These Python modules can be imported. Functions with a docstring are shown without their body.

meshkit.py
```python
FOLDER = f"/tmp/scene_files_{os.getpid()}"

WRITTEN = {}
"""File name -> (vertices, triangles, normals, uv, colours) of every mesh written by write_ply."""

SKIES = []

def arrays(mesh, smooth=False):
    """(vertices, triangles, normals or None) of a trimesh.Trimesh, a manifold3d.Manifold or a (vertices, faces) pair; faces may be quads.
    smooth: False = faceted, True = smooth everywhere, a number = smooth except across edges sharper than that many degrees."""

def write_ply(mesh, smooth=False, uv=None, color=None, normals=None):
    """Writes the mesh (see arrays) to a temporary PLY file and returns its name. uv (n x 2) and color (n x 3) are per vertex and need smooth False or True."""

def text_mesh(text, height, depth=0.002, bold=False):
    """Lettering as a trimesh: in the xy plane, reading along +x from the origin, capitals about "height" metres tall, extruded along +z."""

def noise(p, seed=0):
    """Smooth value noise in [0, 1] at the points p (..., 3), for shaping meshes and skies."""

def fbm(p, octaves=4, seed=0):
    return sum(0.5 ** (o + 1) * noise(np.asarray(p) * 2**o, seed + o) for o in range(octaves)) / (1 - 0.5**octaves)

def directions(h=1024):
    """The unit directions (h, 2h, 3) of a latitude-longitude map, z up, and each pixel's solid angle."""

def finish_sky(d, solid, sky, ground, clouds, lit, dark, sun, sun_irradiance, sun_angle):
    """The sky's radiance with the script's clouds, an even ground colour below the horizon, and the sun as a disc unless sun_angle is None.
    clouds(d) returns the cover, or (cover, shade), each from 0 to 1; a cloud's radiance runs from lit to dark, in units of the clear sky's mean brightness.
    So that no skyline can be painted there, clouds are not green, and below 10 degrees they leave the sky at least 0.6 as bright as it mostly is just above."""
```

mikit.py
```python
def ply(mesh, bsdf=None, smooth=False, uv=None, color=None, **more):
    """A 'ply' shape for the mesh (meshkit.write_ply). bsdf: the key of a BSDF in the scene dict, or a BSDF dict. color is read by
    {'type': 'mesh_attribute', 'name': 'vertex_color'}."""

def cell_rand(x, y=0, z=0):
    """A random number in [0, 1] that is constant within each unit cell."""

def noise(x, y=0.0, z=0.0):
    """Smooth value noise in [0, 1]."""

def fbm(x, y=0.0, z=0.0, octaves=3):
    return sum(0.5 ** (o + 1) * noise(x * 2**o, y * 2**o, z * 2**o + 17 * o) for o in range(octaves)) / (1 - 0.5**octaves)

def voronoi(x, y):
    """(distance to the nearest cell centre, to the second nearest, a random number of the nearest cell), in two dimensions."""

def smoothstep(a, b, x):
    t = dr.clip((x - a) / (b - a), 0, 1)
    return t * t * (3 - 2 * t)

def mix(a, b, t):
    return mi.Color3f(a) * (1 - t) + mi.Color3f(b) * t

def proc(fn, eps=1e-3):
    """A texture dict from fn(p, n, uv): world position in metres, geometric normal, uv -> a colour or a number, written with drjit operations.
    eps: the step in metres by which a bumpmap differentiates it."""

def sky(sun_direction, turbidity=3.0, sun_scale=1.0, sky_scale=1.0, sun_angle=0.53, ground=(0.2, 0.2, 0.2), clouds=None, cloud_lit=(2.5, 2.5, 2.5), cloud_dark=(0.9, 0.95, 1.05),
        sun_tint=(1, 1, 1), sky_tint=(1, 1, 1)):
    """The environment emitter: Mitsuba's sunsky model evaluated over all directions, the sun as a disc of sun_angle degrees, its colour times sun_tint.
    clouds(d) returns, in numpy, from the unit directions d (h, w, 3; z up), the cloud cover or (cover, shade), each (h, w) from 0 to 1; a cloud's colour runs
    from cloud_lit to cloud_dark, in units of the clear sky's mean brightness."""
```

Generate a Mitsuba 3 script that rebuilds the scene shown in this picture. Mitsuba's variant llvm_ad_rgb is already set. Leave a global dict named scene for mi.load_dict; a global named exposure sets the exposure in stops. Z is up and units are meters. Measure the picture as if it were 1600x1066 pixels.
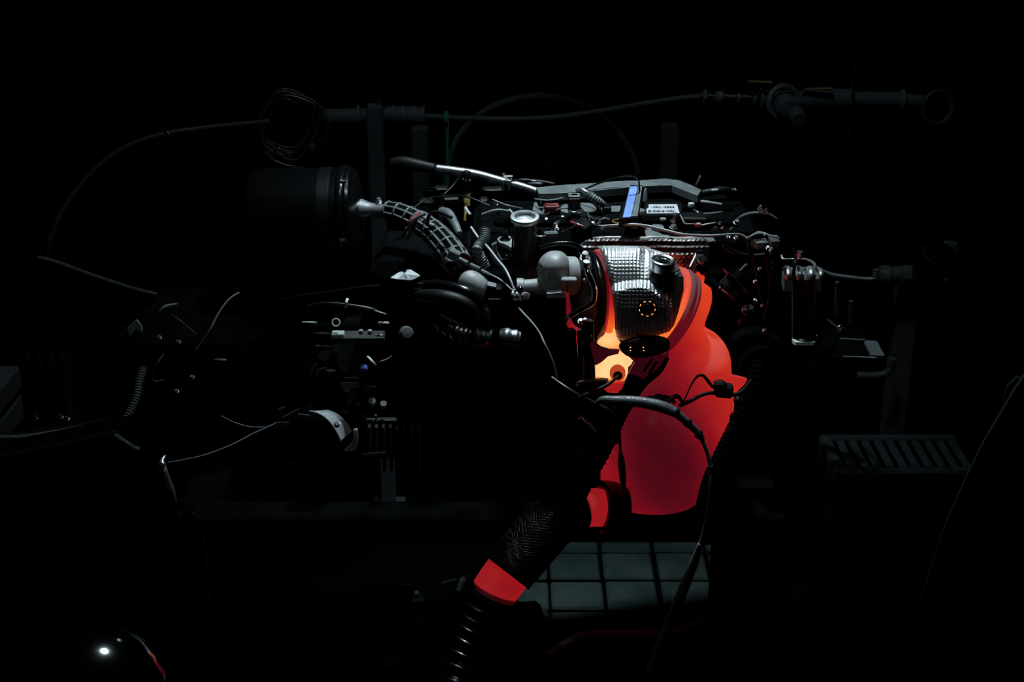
import math, random
import numpy as np, trimesh, shapely, shapely.geometry as sg
import drjit as dr
import mitsuba as mi
import mikit, meshkit
from mikit import proc, fbm, noise, smoothstep, mix

random.seed(7)
RNG = np.random.default_rng(11)
scene, labels = {}, {}
T = mi.ScalarTransform4f

# ------------------------------------------------------------------ camera, lamps, exposure
FPX, PITCH, EYE = 2300.0, math.radians(22.0), np.array([0.0, 0.0, 1.55])
FW = np.array([0, math.cos(PITCH), -math.sin(PITCH)])
UP = np.array([0, math.sin(PITCH), math.cos(PITCH)])
scene['camera'] = {'type': 'perspective', 'fov': 2 * math.degrees(math.atan(800 / FPX)), 'fov_axis': 'x', 'near_clip': 0.05, 'far_clip': 50.0,
                   'to_world': T().look_at(origin=EYE.tolist(), target=(EYE + FW).tolist(), up=[0, 0, 1])}
exposure = 0.0
LAMP_AT, LAMP_AIM, LAMP_L = np.array([0.08, 2.47, 2.05]), np.array([0.05, 2.24, 0.8]), 1350.0
FILL_AT, FILL_L = np.array([0.0, 1.7, 2.9]), 19.0
COOL = np.array([0.80, 0.96, 1.0])


# ------------------------------------------------------------------ where things stand (metres, from the photograph's perspective)
def P(x, y, Y):
    d = FW + (x - 800) / FPX * np.array([1.0, 0, 0]) + (533 - y) / FPX * UP
    return EYE + d * (Y / d[1])


def PZ(x, y, z):
    d = FW + (x - 800) / FPX * np.array([1.0, 0, 0]) + (533 - y) / FPX * UP
    return EYE + d * ((z - EYE[2]) / d[2])


def mpp(x, y, Y):
    d = FW + (x - 800) / FPX * np.array([1.0, 0, 0]) + (533 - y) / FPX * UP
    return (Y / d[1]) / FPX


ZT = 0.84
def TP(x, y, h=0.0):
    """A point on the engine's top level."""
    return PZ(x, y, ZT + h)


def unit(v):
    v = np.asarray(v, float)
    return v / (np.linalg.norm(v) + 1e-12)


# ------------------------------------------------------------------ mesh helpers
def cat(*ms):
    return trimesh.util.concatenate([m for m in ms if m is not None])


def spline(pts, rad, n):
    pts = np.asarray(pts, float)
    rad = np.broadcast_to(np.asarray(rad, float), (len(pts),))
    a = np.column_stack([pts, rad])
    a = np.vstack([2 * a[0] - a[1], a, 2 * a[-1] - a[-2]])
    out = []
    for i in range(1, len(a) - 2):
        p0, p1, p2, p3 = a[i - 1:i + 3]
        t = np.linspace(0, 1, n, endpoint=False)[:, None]
        out.append(0.5 * (2 * p1 + (p2 - p0) * t + (2 * p0 - 5 * p1 + 4 * p2 - p3) * t**2 + (3 * p1 - p0 - 3 * p2 + p3) * t**3))
    out.append(a[-2:-1])
    o = np.vstack(out)
    return o[:, :3], np.maximum(o[:, 3], 1e-5)


def frames(p):
    t = np.gradient(p, axis=0)
    t /= np.linalg.norm(t, axis=1, keepdims=True) + 1e-12
    a = np.cross(t[0], [0, 0, 1.0] if abs(t[0][2]) < 0.9 else [1.0, 0, 0])
    A = []
    for k in range(len(p)):
        a = a - t[k] * (a @ t[k])
        a = a / (np.linalg.norm(a) + 1e-12)
        A.append(a)
    A = np.array(A)
    return t, A, np.cross(t, A)


def grid_mesh(v, n, m, wrap):
    i, j = np.meshgrid(np.arange(n - 1), np.arange(m if wrap else m - 1), indexing='ij')
    j2 = (j + 1) % m
    q = np.stack([i * m + j, i * m + j2, (i + 1) * m + j2, (i + 1) * m + j], -1).reshape(-1, 4)
    f = np.vstack([q[:, [0, 1, 2]], q[:, [0, 2, 3]]])
    return trimesh.Trimesh(v.reshape(-1, 3), f, process=False)


def rings(sections):
    """A closed body through rings of equal count, ends capped."""
    s = np.asarray(sections, float)
    n, m = s.shape[:2]
    b = grid_mesh(s, n, m, True)
    v = np.vstack([b.vertices, s[0].mean(0), s[-1].mean(0)])
    k = np.arange(m)
    f = np.vstack([b.faces, np.stack([(k + 1) % m, k, k * 0 + n * m], 1), np.stack([(n - 1) * m + k, (n - 1) * m + (k + 1) % m, k * 0 + n * m + 1], 1)])
    out = trimesh.Trimesh(v, f, process=False)
    if out.volume < 0:
        out.invert()
    return out


def sweep_sections(p, r, sides=12):
    t, a, b = frames(p)
    ang = np.arange(sides) * 2 * np.pi / sides
    return (p[:, None] + r[:, None, None] * (np.cos(ang)[None, :, None] * a[:, None] + np.sin(ang)[None, :, None] * b[:, None]))


def sweep(p, r, sides=12):
    return rings(sweep_sections(p, r, sides))


def tube(pts, rad, n=8, sides=12):
    return sweep(*spline(pts, rad, n), sides)


def ptube(pts, rpx, n=8, sides=12):
    """A round hose or wire; pts (x, y, Y), radius in photograph pixels at each point."""
    r = np.broadcast_to(np.asarray(rpx, float), (len(pts),))
    return tube([P(*q) for q in pts], [rr * mpp(*q) for rr, q in zip(r, pts)], n, sides)


def ptube_sections(pts, rpx, n=8, sides=12):
    r = np.broadcast_to(np.asarray(rpx, float), (len(pts),))
    return sweep_sections(*spline([P(*q) for q in pts], [rr * mpp(*q) for rr, q in zip(r, pts)], n), sides)


def ttube(pts, rpx, n=8, sides=10):
    """The same along the engine's top; pts (x, y, h)."""
    w = [TP(q[0], q[1], q[2] if len(q) > 2 else 0.01) for q in pts]
    r = np.broadcast_to(np.asarray(rpx, float), (len(pts),))
    return tube(w, [rr * mpp(q[0], q[1], ww[1]) for rr, q, ww in zip(r, pts, w)], n, sides)


def lathe(profile, origin, axis, n=32):
    ax = unit(axis)
    a = unit(np.cross(ax, [0, 0, 1.0] if abs(ax[2]) < 0.9 else [1.0, 0, 0]))
    b = np.cross(ax, a)
    ang = np.arange(n) * 2 * np.pi / n
    c = np.cos(ang)[:, None] * a + np.sin(ang)[:, None] * b
    return rings([np.asarray(origin) + max(r, 1e-5) * c + h * ax for r, h in profile])


def washer(R, w, t, origin, axis, n=40):
    """A ring of rectangular section with eased edges: radius R, radial width w, length t."""
    e = min(w, t) * 0.2
    pr = [(R - w, 0), (R - e, 0), (R, e), (R, t - e), (R - e, t), (R - w, t), (R - w, 0)]
    ax = unit(axis)
    a = unit(np.cross(ax, [0, 0, 1.0] if abs(ax[2]) < 0.9 else [1.0, 0, 0]))
    b = np.cross(ax, a)
    ang = np.arange(n) * 2 * np.pi / n
    c = np.cos(ang)[:, None] * a + np.sin(ang)[:, None] * b
    s = np.array([np.asarray(origin) + r * c + h * ax for r, h in pr])
    m = grid_mesh(s, len(pr), n, True)
    if m.volume < 0:
        m.invert()
    return m


def torus(R, r, origin, axis, n=48, m=10, arc=(0, 2 * np.pi)):
    v = torus_sections(R, r, origin, axis, n, m, arc)
    g = grid_mesh(v, n + 1, m, True)
    if g.volume < 0:
        g.invert()
    return g


def torus_sections(R, r, origin, axis, n=48, m=10, arc=(0, 2 * np.pi)):
    ax = unit(axis)
    a = unit(np.cross(ax, [0, 0, 1.0] if abs(ax[2]) < 0.9 else [1.0, 0, 0]))
    b = np.cross(ax, a)
    ang = np.linspace(arc[0], arc[1], n, endpoint=False)
    p = np.asarray(origin) + R * (np.cos(ang)[:, None] * a + np.sin(ang)[:, None] * b)
    rad = (np.cos(ang)[:, None] * a + np.sin(ang)[:, None] * b)
    th = np.arange(m) * 2 * np.pi / m
    v = p[:, None] + r * (np.cos(th)[None, :, None] * rad[:, None] + np.sin(th)[None, :, None] * ax)
    return np.concatenate([v, v[:1]])


def rot(axis, deg):
    return trimesh.transformations.rotation_matrix(math.radians(deg), axis)[:3, :3]


def rbox(c, size, R=None, b=None):
    """A box with chamfered edges."""
    s = np.asarray(size, float) / 2
    b = min(s) * 0.25 if b is None else min(b, min(s) * 0.9)
    v = []
    for sx in (-1, 1):
        for sy in (-1, 1):
            for sz in (-1, 1):
                for k in range(3):
                    q = np.array([sx, sy, sz]) * (s - b)
                    q[k] += b * (sx, sy, sz)[k]
                    v.append(q)
    v = np.array(v)
    if R is not None:
        v = v @ np.asarray(R).T
    return trimesh.convex.convex_hull(v + np.asarray(c))


def aim(d, up=(0, 0, 1)):
    """A rotation whose x axis runs along d."""
    x = unit(d)
    y = np.cross(up, x)
    y = unit(y) if np.linalg.norm(y) > 1e-6 else np.array([0, 1.0, 0])
    return np.column_stack([x, y, np.cross(x, y)])


def bar(p, q, w, h, b=None):
    p, q = np.asarray(p), np.asarray(q)
    return rbox((p + q) / 2, (np.linalg.norm(q - p), w, h), aim(q - p), b)


def slab(pts, off, bevel=0.0):
    """A plate: a polygon of 3-D points and the vector of its thickness."""
    pts = np.asarray(pts, float)
    off = np.asarray(off, float)
    nrm = unit(off)
    a = unit(np.cross(nrm, [0, 0, 1.0] if abs(nrm[2]) < 0.9 else [1.0, 0, 0]))
    b = np.cross(nrm, a)
    o = pts.mean(0)
    flat = np.column_stack([(pts - o) @ a, (pts - o) @ b])
    h = ((pts - o) @ nrm)
    v2, f = trimesh.creation.triangulate_polygon(sg.Polygon(flat), engine='earcut')
    idx = np.argmin(((v2[:, None] - flat[None]) ** 2).sum(-1), 1)
    f = idx[f]
    n = len(pts)
    k = np.arange(n)
    v = np.vstack([pts, pts + off])
    side = np.vstack([np.stack([k, (k + 1) % n, (k + 1) % n + n], 1), np.stack([k, (k + 1) % n + n, k + n], 1)])
    m = trimesh.Trimesh(v, np.vstack([f[:, ::-1], f + n, side]), process=False)
    trimesh.repair.fix_normals(m)
    return m


def pslab(px, Y, depth):
    return slab([P(x, y, Y) for x, y in px], (0, depth, 0))


def tslab(px, h, thick):
    """A level plate on the engine's top, seen at these pixels."""
    return slab([TP(x, y, h) for x, y in px], (0, 0, -thick))


def slices(*a, **k):
    return rings(slice_sections(*a, **k))


def slice_sections(rows, Y, depth=1.0, m=40, n=6, power=2.0):
    """A rounded body from its outline: rows (y, x_left, x_right[, Y, depth factor]) become oval sections, smoothed."""
    c = []
    for r in rows:
        y, l, rr = r[:3]
        Yc = r[3] if len(r) > 3 else Y
        dp = r[4] if len(r) > 4 else depth
        p, q = P(l, y, Yc), P(rr, y, Yc)
        c.append([*((p + q) / 2), np.linalg.norm(q - p) / 2, np.linalg.norm(q - p) / 2 * dp])
    c = np.array(c)
    a = np.vstack([2 * c[0] - c[1], c, 2 * c[-1] - c[-2]])
    out = []
    for i in range(1, len(a) - 2):
        p0, p1, p2, p3 = a[i - 1:i + 3]
        for t in np.arange(n) / n:
            out.append(0.5 * (2 * p1 + (p2 - p0) * t + (2 * p0 - 5 * p1 + 4 * p2 - p3) * t**2 + (3 * p1 - p0 - 3 * p2 + p3) * t**3))
    out.append(c[-1])
    ang = np.arange(m) * 2 * np.pi / m + np.pi / 2
    ca, sa = np.cos(ang), np.sin(ang)
    ca, sa = np.sign(ca) * np.abs(ca) ** (2 / power), np.sign(sa) * np.abs(sa) ** (2 / power)
    secs = []
    for o in out:
        secs.append(o[:3] + np.column_stack([max(o[3], 1e-4) * ca, max(o[4], 1e-4) * sa, 0 * ca]))
    return np.array(secs)


def bolt(c, axis, r, h, n=6):
    """A hexagon head on a washer."""
    ax = unit(axis)
    w = lathe([(r * 1.35, 0), (r * 1.35, h * .25), (r * 1.2, h * .3)], c, ax, 16)
    hx = lathe([(r, 0), (r, h * .85), (r * .85, h)], np.asarray(c) + ax * h * .28, ax, 6)
    return cat(w, hx)


def corrugated(pts, rad, pitch, amp, sides=20, n=40):
    p, r = spline(pts, rad, n)
    s = np.concatenate([[0], np.cumsum(np.linalg.norm(np.diff(p, axis=0), axis=1))])
    k = int(s[-1] / pitch * 8) + 2
    u = np.linspace(0, s[-1], k)
    q = np.column_stack([np.interp(u, s, p[:, j]) for j in range(3)])
    rr = np.interp(u, s, r) + amp * np.cos(2 * np.pi * u / pitch)
    return sweep(q, rr, sides)


# ------------------------------------------------------------------ scene entries
USED = {}
def numbered(name):
    k = USED.get(name, 0)
    USED[name] = k + 1
    return name if k == 0 else f'{name}_{k:03d}'


def thing(name, label, category, group=None):
    key = numbered(name)
    labels[key] = {'label': label, 'category': category}
    if group:
        labels[key]['group'] = group
    return key


def part(parent, name, mesh, mat, smooth=35, label=None, kind=None, emit=None, weight=.05):
    key = numbered(parent + '__' + name)
    more = {}
    if emit is not None:
        more['emitter'] = {'type': 'area', 'radiance': emit, 'sampling_weight': float(weight)}
    scene[key] = mikit.ply(mesh, 'bsdf_' + mat, smooth, **more)
    if label or kind:
        labels[key] = {k: v for k, v in (('label', label), ('kind', kind)) if v}
    return key


def glow(parent, name, sections, fn, label=None, weight=.3):
    """A part of glowing metal: its radiance follows the temperature field fn."""
    s = np.asarray(sections, float)
    n, m = s.shape[:2]
    s = np.concatenate([s, s[:, :1]], 1)
    mesh = grid_mesh(s, n, m + 1, False)
    c = s.mean(1)
    q = mesh.triangles_center
    k = np.repeat(np.arange(n - 1), m)
    k = np.concatenate([k, k])
    if ((q - (c[k] + c[k + 1]) / 2) * mesh.face_normals).sum() < 0:
        mesh.invert()
    u, v = np.meshgrid(np.linspace(0, 1, m + 1), np.linspace(0, 1, n))
    uv = np.column_stack([u.ravel(), v.ravel()])
    key = numbered(parent + '__' + name)
    scene[key] = mikit.ply(mesh, 'bsdf_hot_metal', True, uv=uv, emitter={'type': 'area', 'radiance': proc(fn), 'sampling_weight': float(weight)})
    if label:
        labels[key] = {'label': label}
    return key


def solo(name, mesh, mat, label, category, group=None, smooth=35, emit=None, kind=None):
    key = thing(name, label, category, group)
    more = {}
    if emit is not None:
        more['emitter'] = {'type': 'area', 'radiance': emit}
    if kind:
        labels[key]['kind'] = kind
    scene[key] = mikit.ply(mesh, 'bsdf_' + mat, smooth, **more)
    return key


def struct(name, mesh, mat, parent=None, smooth=False):
    key = name if parent is None else numbered(parent + '__' + name)
    scene[key] = mikit.ply(mesh, 'bsdf_' + mat, smooth)
    if parent is None:
        labels[key] = {'kind': 'structure'}
    return key


# ------------------------------------------------------------------ materials
def principled(name, color, rough, metal=0.0, **more):
    c = color if isinstance(color, dict) else {'type': 'rgb', 'value': list(color)}
    r = rough if isinstance(rough, dict) else float(rough)
    scene['bsdf_' + name] = {'type': 'twosided', 'bsdf': {'type': 'principled', 'base_color': c, 'roughness': r, 'metallic': float(metal), **more}}


def diffuse(name, color):
    c = color if isinstance(color, dict) else {'type': 'rgb', 'value': list(color)}
    scene['bsdf_' + name] = {'type': 'twosided', 'bsdf': {'type': 'diffuse', 'reflectance': c}}


def speckled(a, b, f, k=0.5, octaves=3):
    return proc(lambda p, n, uv: mix(a, b, smoothstep(k - 0.25, k + 0.25, fbm(p.x * f, p.y * f, p.z * f, octaves))))


principled('black_plastic', (.003, .004, .0045), .34, specular=.25)
principled('gloss_black', (.002, .0025, .003), .2, specular=.35)
diffuse('matte_black', (.0022, .0026, .0028))
principled('rubber', (.004, .0045, .005), .5, specular=.2)
principled('grey_plastic', speckled((.07, .082, .087), (.10, .117, .122), 60), .5)
principled('pale_plastic', (.28, .32, .33), .5)
principled('duct_grey', (.085, .10, .105), .5)
principled('pipe_metal', (.42, .46, .48), .30, 1.0)
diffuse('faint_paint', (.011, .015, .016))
principled('paper', speckled((.30, .33, .34), (.42, .45, .46), 120), .7)
principled('white_paint', (.55, .58, .60), .5)
principled('cast_metal', speckled((.19, .205, .21), (.26, .275, .28), 90), .55, .15)
principled('dark_cast', speckled((.03, .033, .035), (.055, .06, .062), 40), .5, .4)
diffuse('block_metal', speckled((.0012, .0013, .0015), (.0040, .0044, .0048), 30))
principled('steel', (.55, .58, .60), .28, 1.0)
principled('chrome', (.75, .78, .80), .12, 1.0)
principled('dark_steel', (.16, .17, .18), .32, 1.0)
principled('foil', speckled((.72, .76, .78), (.55, .58, .60), 25), .48, 1.0)
principled('soft_silver', (.62, .66, .68), .34, .9)
principled('hot_metal', (.08, .045, .04), .75, 0.0, specular=.1)
principled('scale_metal', speckled((.055, .03, .03), (.09, .05, .05), 40), .45, .8)
principled('shield_back', speckled((.60, .60, .60), (.32, .30, .30), 40), .34, .9)
principled('white_cable', (.36, .39, .39), .42)
principled('grey_cable', (.16, .185, .19), .45)
principled('sticker', (.36, .38, .41), .5)
principled('ink', (.03, .03, .04), .5)
principled('blue_label', speckled((.10, .19, .60), (.17, .27, .68), 60), .45)
principled('red_plastic', (.14, .018, .022), .4)
principled('yellow_plastic', (.11, .075, .009), .45)
principled('green_cloth', (.03, .22, .13), .7)
principled('blue_plastic', (.10, .10, .45), .35)
principled('dim_paint', (.065, .078, .085), .55, specular=.2)
principled('brown_hose', (.030, .026, .024), .55)
diffuse('wall_paint', speckled((.0026, .0034, .004), (.0040, .0050, .0058), 3))
diffuse('tile_grey', speckled((.018, .030, .030), (.036, .050, .049), 14, octaves=4))
diffuse('joint_and_shade', (.0008, .0011, .0011))  # tile joints, plus shade painted into the floor beyond the tiles
principled('braid', (.010, .0095, .0095), .4, .7, specular=.2)
principled('white_rod', (.80, .82, .82), .4)
scene['bsdf_cloth_tape'] = {'type': 'twosided', 'bsdf': {'type': 'bumpmap', 'arbitrary': proc(lambda p, n, uv: noise(p.x * 700, p.y * 700, p.z * 700), 4e-4), 'scale': 0.0005,
                       'bsdf': {'type': 'principled', 'base_color': {'type': 'rgb', 'value': [.075, .090, .095]}, 'roughness': .38}}}

# glowing metal: radiance from its temperature (0 dull red .. 1 yellow-white)
RAMP = [(0.0, (.000, .0000, .0000)), (.12, (.035, .0015, .004)), (.25, (.10, .003, .009)), (.4, (.26, .005, .011)), (.55, (.47, .016, .012)), (.7, (.80, .060, .013)), (.82, (.95, .21, .03)), (.92, (1.15, .42, .12)), (1.0, (1.5, .85, .40))]
def heat(t):
    t = mi.Float(t)
    c = mi.Color3f(RAMP[0][1])
    for (a, ca), (b, cb) in zip(RAMP, RAMP[1:]):
        w = dr.clip((t - a) / (b - a), 0, 1)
        c = c + (mi.Color3f(cb) - mi.Color3f(ca)) * w
    return c


def spot_field(p, c, r):
    c = [float(x) for x in c]
    d = dr.square((p.x - c[0]) / r[0]) + dr.square((p.y - c[1]) / r[1]) + dr.square((p.z - c[2]) / r[2])
    return dr.exp(-d)


# ------------------------------------------------------------------ the room
struct('floor', rbox((0, 1.6, -0.03), (5.2, 6.4, 0.04), b=.002), 'joint_and_shade')
tile_mesh = [rbox((0, 0, 0), (.098 + .002 * k, .099, .018), b=.004) for k in range(3)]
for k, m in enumerate(tile_mesh):
    m.vertices += meshkit.noise(m.vertices * 40, k)[:, None] * [0, 0, .003]
tile_ply = [mikit.ply(m, 'bsdf_tile_grey', False) for m in tile_mesh]
for i in range(-1, 4):
    for j in range(-4, 3):
        key = numbered('floor__tile')
        scene[key] = {**tile_ply[RNG.integers(3)], 'to_world': T().translate([.074 + (i + .5) * .1085 + RNG.normal() * .001, 2.549 + (j + .5) * .1085, -.004 + RNG.normal() * .0012])}
for nm, c, s in (('wall_back', (0, 4.3, 1.5), (5.2, .1, 3.1)), ('wall_left', (-2.6, 1.6, 1.5), (.1, 5.5, 3.1)), ('wall_right', (2.6, 1.6, 1.5), (.1, 5.5, 3.1)),
                 ('wall_front', (0, -1.2, 1.5), (5.2, .1, 3.1)), ('ceiling', (0, 1.6, 3.08), (5.3, 5.7, .06))):
    struct(nm, rbox(c, s, b=.003), 'wall_paint')

# the inspection lamp over the engine and an added fill lamp, both unseen
def lamp(name, at, to, R, L, label, depth):
    ax = unit(to - at)
    t = thing(name, label, 'lamp')
    part(t, 'shade', lathe([(R * .3, -.05), (R * .55, -.04), (R + .012, 0), (R + .012 + depth * .10, depth), (R + .006 + depth * .10, depth), (R + .006, .004), (.001, .004)], at, ax, 48), 'gloss_black')
    ang = np.arange(24) * 2 * np.pi / 24
    a = unit(np.cross(ax, [1, 0, 0]))
    b = np.cross(ax, a)
    v = np.vstack([at + ax * .012 + R * (np.cos(ang)[:, None] * a + np.sin(ang)[:, None] * b), [at + ax * .012]])
    k = np.arange(24)
    f = np.stack([k, (k + 1) % 24, k * 0 + 24], 1)
    m = trimesh.Trimesh(v, f, process=False)
    if m.face_normals[0] @ ax < 0:
        m.invert()
    part(t, 'diffuser', m, 'white_paint', False, emit={'type': 'rgb', 'value': (L * COOL).tolist()}, weight=9.0 if L > 50 else 2.5)
    part(t, 'cord', tube([at - ax * .045, at - ax * .2 + [0, 0, .05], [at[0], at[1] + .05, 3.06]], .004), 'rubber')
    return t
lamp('inspection_lamp', LAMP_AT, LAMP_AIM, .045, LAMP_L, 'shaded inspection lamp hanging above the engine', .20)
lamp('added_fill_lamp', FILL_AT, FILL_AT + [0, .25, -1.0], .16, FILL_L, 'dim round fill lamp added in front of the test bench', .05)

# ------------------------------------------------------------------ the stand and the engine's dark masses
t = thing('engine_stand', 'black steel frame carrying the whole engine above the tiled floor', 'stand')
for x, y in ((.40, 2.06), (.40, 2.37), (-.50, 2.06), (-.50, 2.37)):
    part(t, 'leg', rbox((x, y, .194), (.06, .06, .385), b=.004), 'matte_black')
    part(t, 'foot_plate', rbox((x, y, .012), (.1, .1, .01), b=.002), 'gloss_black')
for y in (2.06, 2.37):
    part(t, 'cross_beam', rbox((-.05, y, .408), (.96, .06, .045), b=.004), 'matte_black')
for x in (.40, -.50):
    part(t, 'side_beam', rbox((x, 2.215, .408), (.06, .25, .045), b=.004), 'matte_black')

t = thing('engine_block', 'black four cylinder engine block behind the glowing exhaust', 'engine')
part(t, 'crankcase', rbox((.16, 2.325, .535), (.52, .19, .21), b=.02), 'block_metal')
part(t, 'cylinder_head', rbox((.16, 2.33, .71), (.50, .20, .14), b=.015), 'block_metal')
part(t, 'timing_cover', rbox((-.165, 2.33, .63), (.13, .20, .30), b=.02), 'block_metal')
part(t, 'oil_pan', rbox((.15, 2.32, .437), (.44, .16, .02), b=.008), 'block_metal')
for k in range(7):
    part(t, 'casting_rib', rbox((-.06 + k * .075, 2.228, .55), (.012, .014, .2), b=.004), 'block_metal')
for k in range(8):
    part(t, 'head_bolt', bolt((-.06 + k * .064, 2.232, .70), (0, -1, 0), .007, .008), 'matte_black')

# valve cover: a moulded black lid with grey lands
t = thing('valve_cover', 'moulded black valve cover lying over the engine head behind the embossed shield', 'engine cover')
lid = part(t, 'lid', cat(rbox((.17, 2.345, .804), (.47, .20, .045), b=.014), rbox((.17, 2.31, .829), (.40, .05, .02), b=.006), rbox((.24, 2.40, .829), (.26, .07, .02), b=.006)), 'matte_black')
for k in range(6):
    part(lid, 'cover_bolt', bolt(TP(862 + 62 * k, 383 - (k % 2) * 6, -.01), (0, 0, 1), .0035, .004), 'matte_black')

# ------------------------------------------------------------------ pipes and posts in the background
YB = 2.95
def hpipe(parent, nm, x0, x1, y0, y1, rpx, mat, Y=YB, ease=.12, n=28, label=None):
    a, b = P(x0, y0, Y), P(x1, y1, Y)
    r = rpx * mpp((x0 + x1) / 2, (y0 + y1) / 2, Y)
    L = np.linalg.norm(b - a)
    e = min(r * ease, L * .3)
    return part(parent, nm, lathe([(r - e, 0), (r, e), (r, L - e), (r - e, L)], a, b - a, n), mat, 30, label)

def post(name, x0, x1, ytop, Y, mat, label, cat_='post', group=None):
    a, b = P(x0, ytop, Y), P(x1, ytop, Y)
    w = b[0] - a[0]
    z = a[2]
    k = thing(name, label, cat_, group)
    part(k, 'upright', rbox(((a[0] + b[0]) / 2, Y, z / 2 + .004), (w, w, z - .008), b=.003), mat)
    part(k, 'base_plate', rbox(((a[0] + b[0]) / 2, Y, .009), (w * 2.2, w * 2.2, .012), b=.002), mat)
    part(k, 'end_cap', rbox(((a[0] + b[0]) / 2, Y, z), (w * .92, w * .92, .006), b=.002), mat)
    return k
k = post('steel_post', 573, 598, 166, 2.85, 'dim_paint', 'grey steel post crossing the supply pipe above the air filter')
part(k, 'top_screw', bolt(P(592, 164, 2.85), (0, 0, 1), .006, .009), 'steel')
post('steel_post', 643, 669, 200, 3.3, 'dim_paint', 'short dim steel post behind the dangling green strap')
post('steel_post', 1033, 1060, 196, 3.2, 'dim_paint', 'dim steel post standing behind the box with the blue label')
post('steel_post', 1237, 1258, 130, 3.3, 'wall_paint', 'very dark upright left of the two right of the engine')
post('steel_post', 1268, 1294, 130, 3.3, 'wall_paint', 'very dark upright right beside its twin right of the engine')
post('steel_post', 1404, 1437, 425, 2.75, 'grey_plastic', 'dark square column under the grey pipe elbow on the right')

t = thing('supply_pipe', 'rough grey pipe joints behind the steel post, left end of black hose', 'pipe')
hpipe(t, 'sleeve', 503, 566, 184, 182, 13, 'dim_paint')
hpipe(t, 'flange', 558, 563, 181, 181, 17, 'grey_plastic')
hpipe(t, 'neck', 563, 606, 181, 180, 11, 'dim_paint')
hpipe(t, 'coupling', 602, 664, 180, 181, 14, 'dim_paint')
for x in (612, 628, 646, 660):
    hpipe(t, 'coupling_ring', x, x + 4, 180, 180, 15.5, 'grey_plastic')
solo('pressure_hose', ptube([(664, 182, YB), (705, 184, YB - .01), (760, 186, YB - .02), (820, 186, YB - .02), (880, 182, YB - .02), (950, 172, YB - .01), (1020, 160, YB), (1070, 153, YB), (1096, 151, YB)], [4.5] * 9, 10, 12), 'dim_paint', 'sagging black hose running along the top between grey fittings', 'hose')
t = thing('hose_fitting', 'stepped metal hose fitting at the right end of the sagging black hose', 'fitting')
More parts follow.
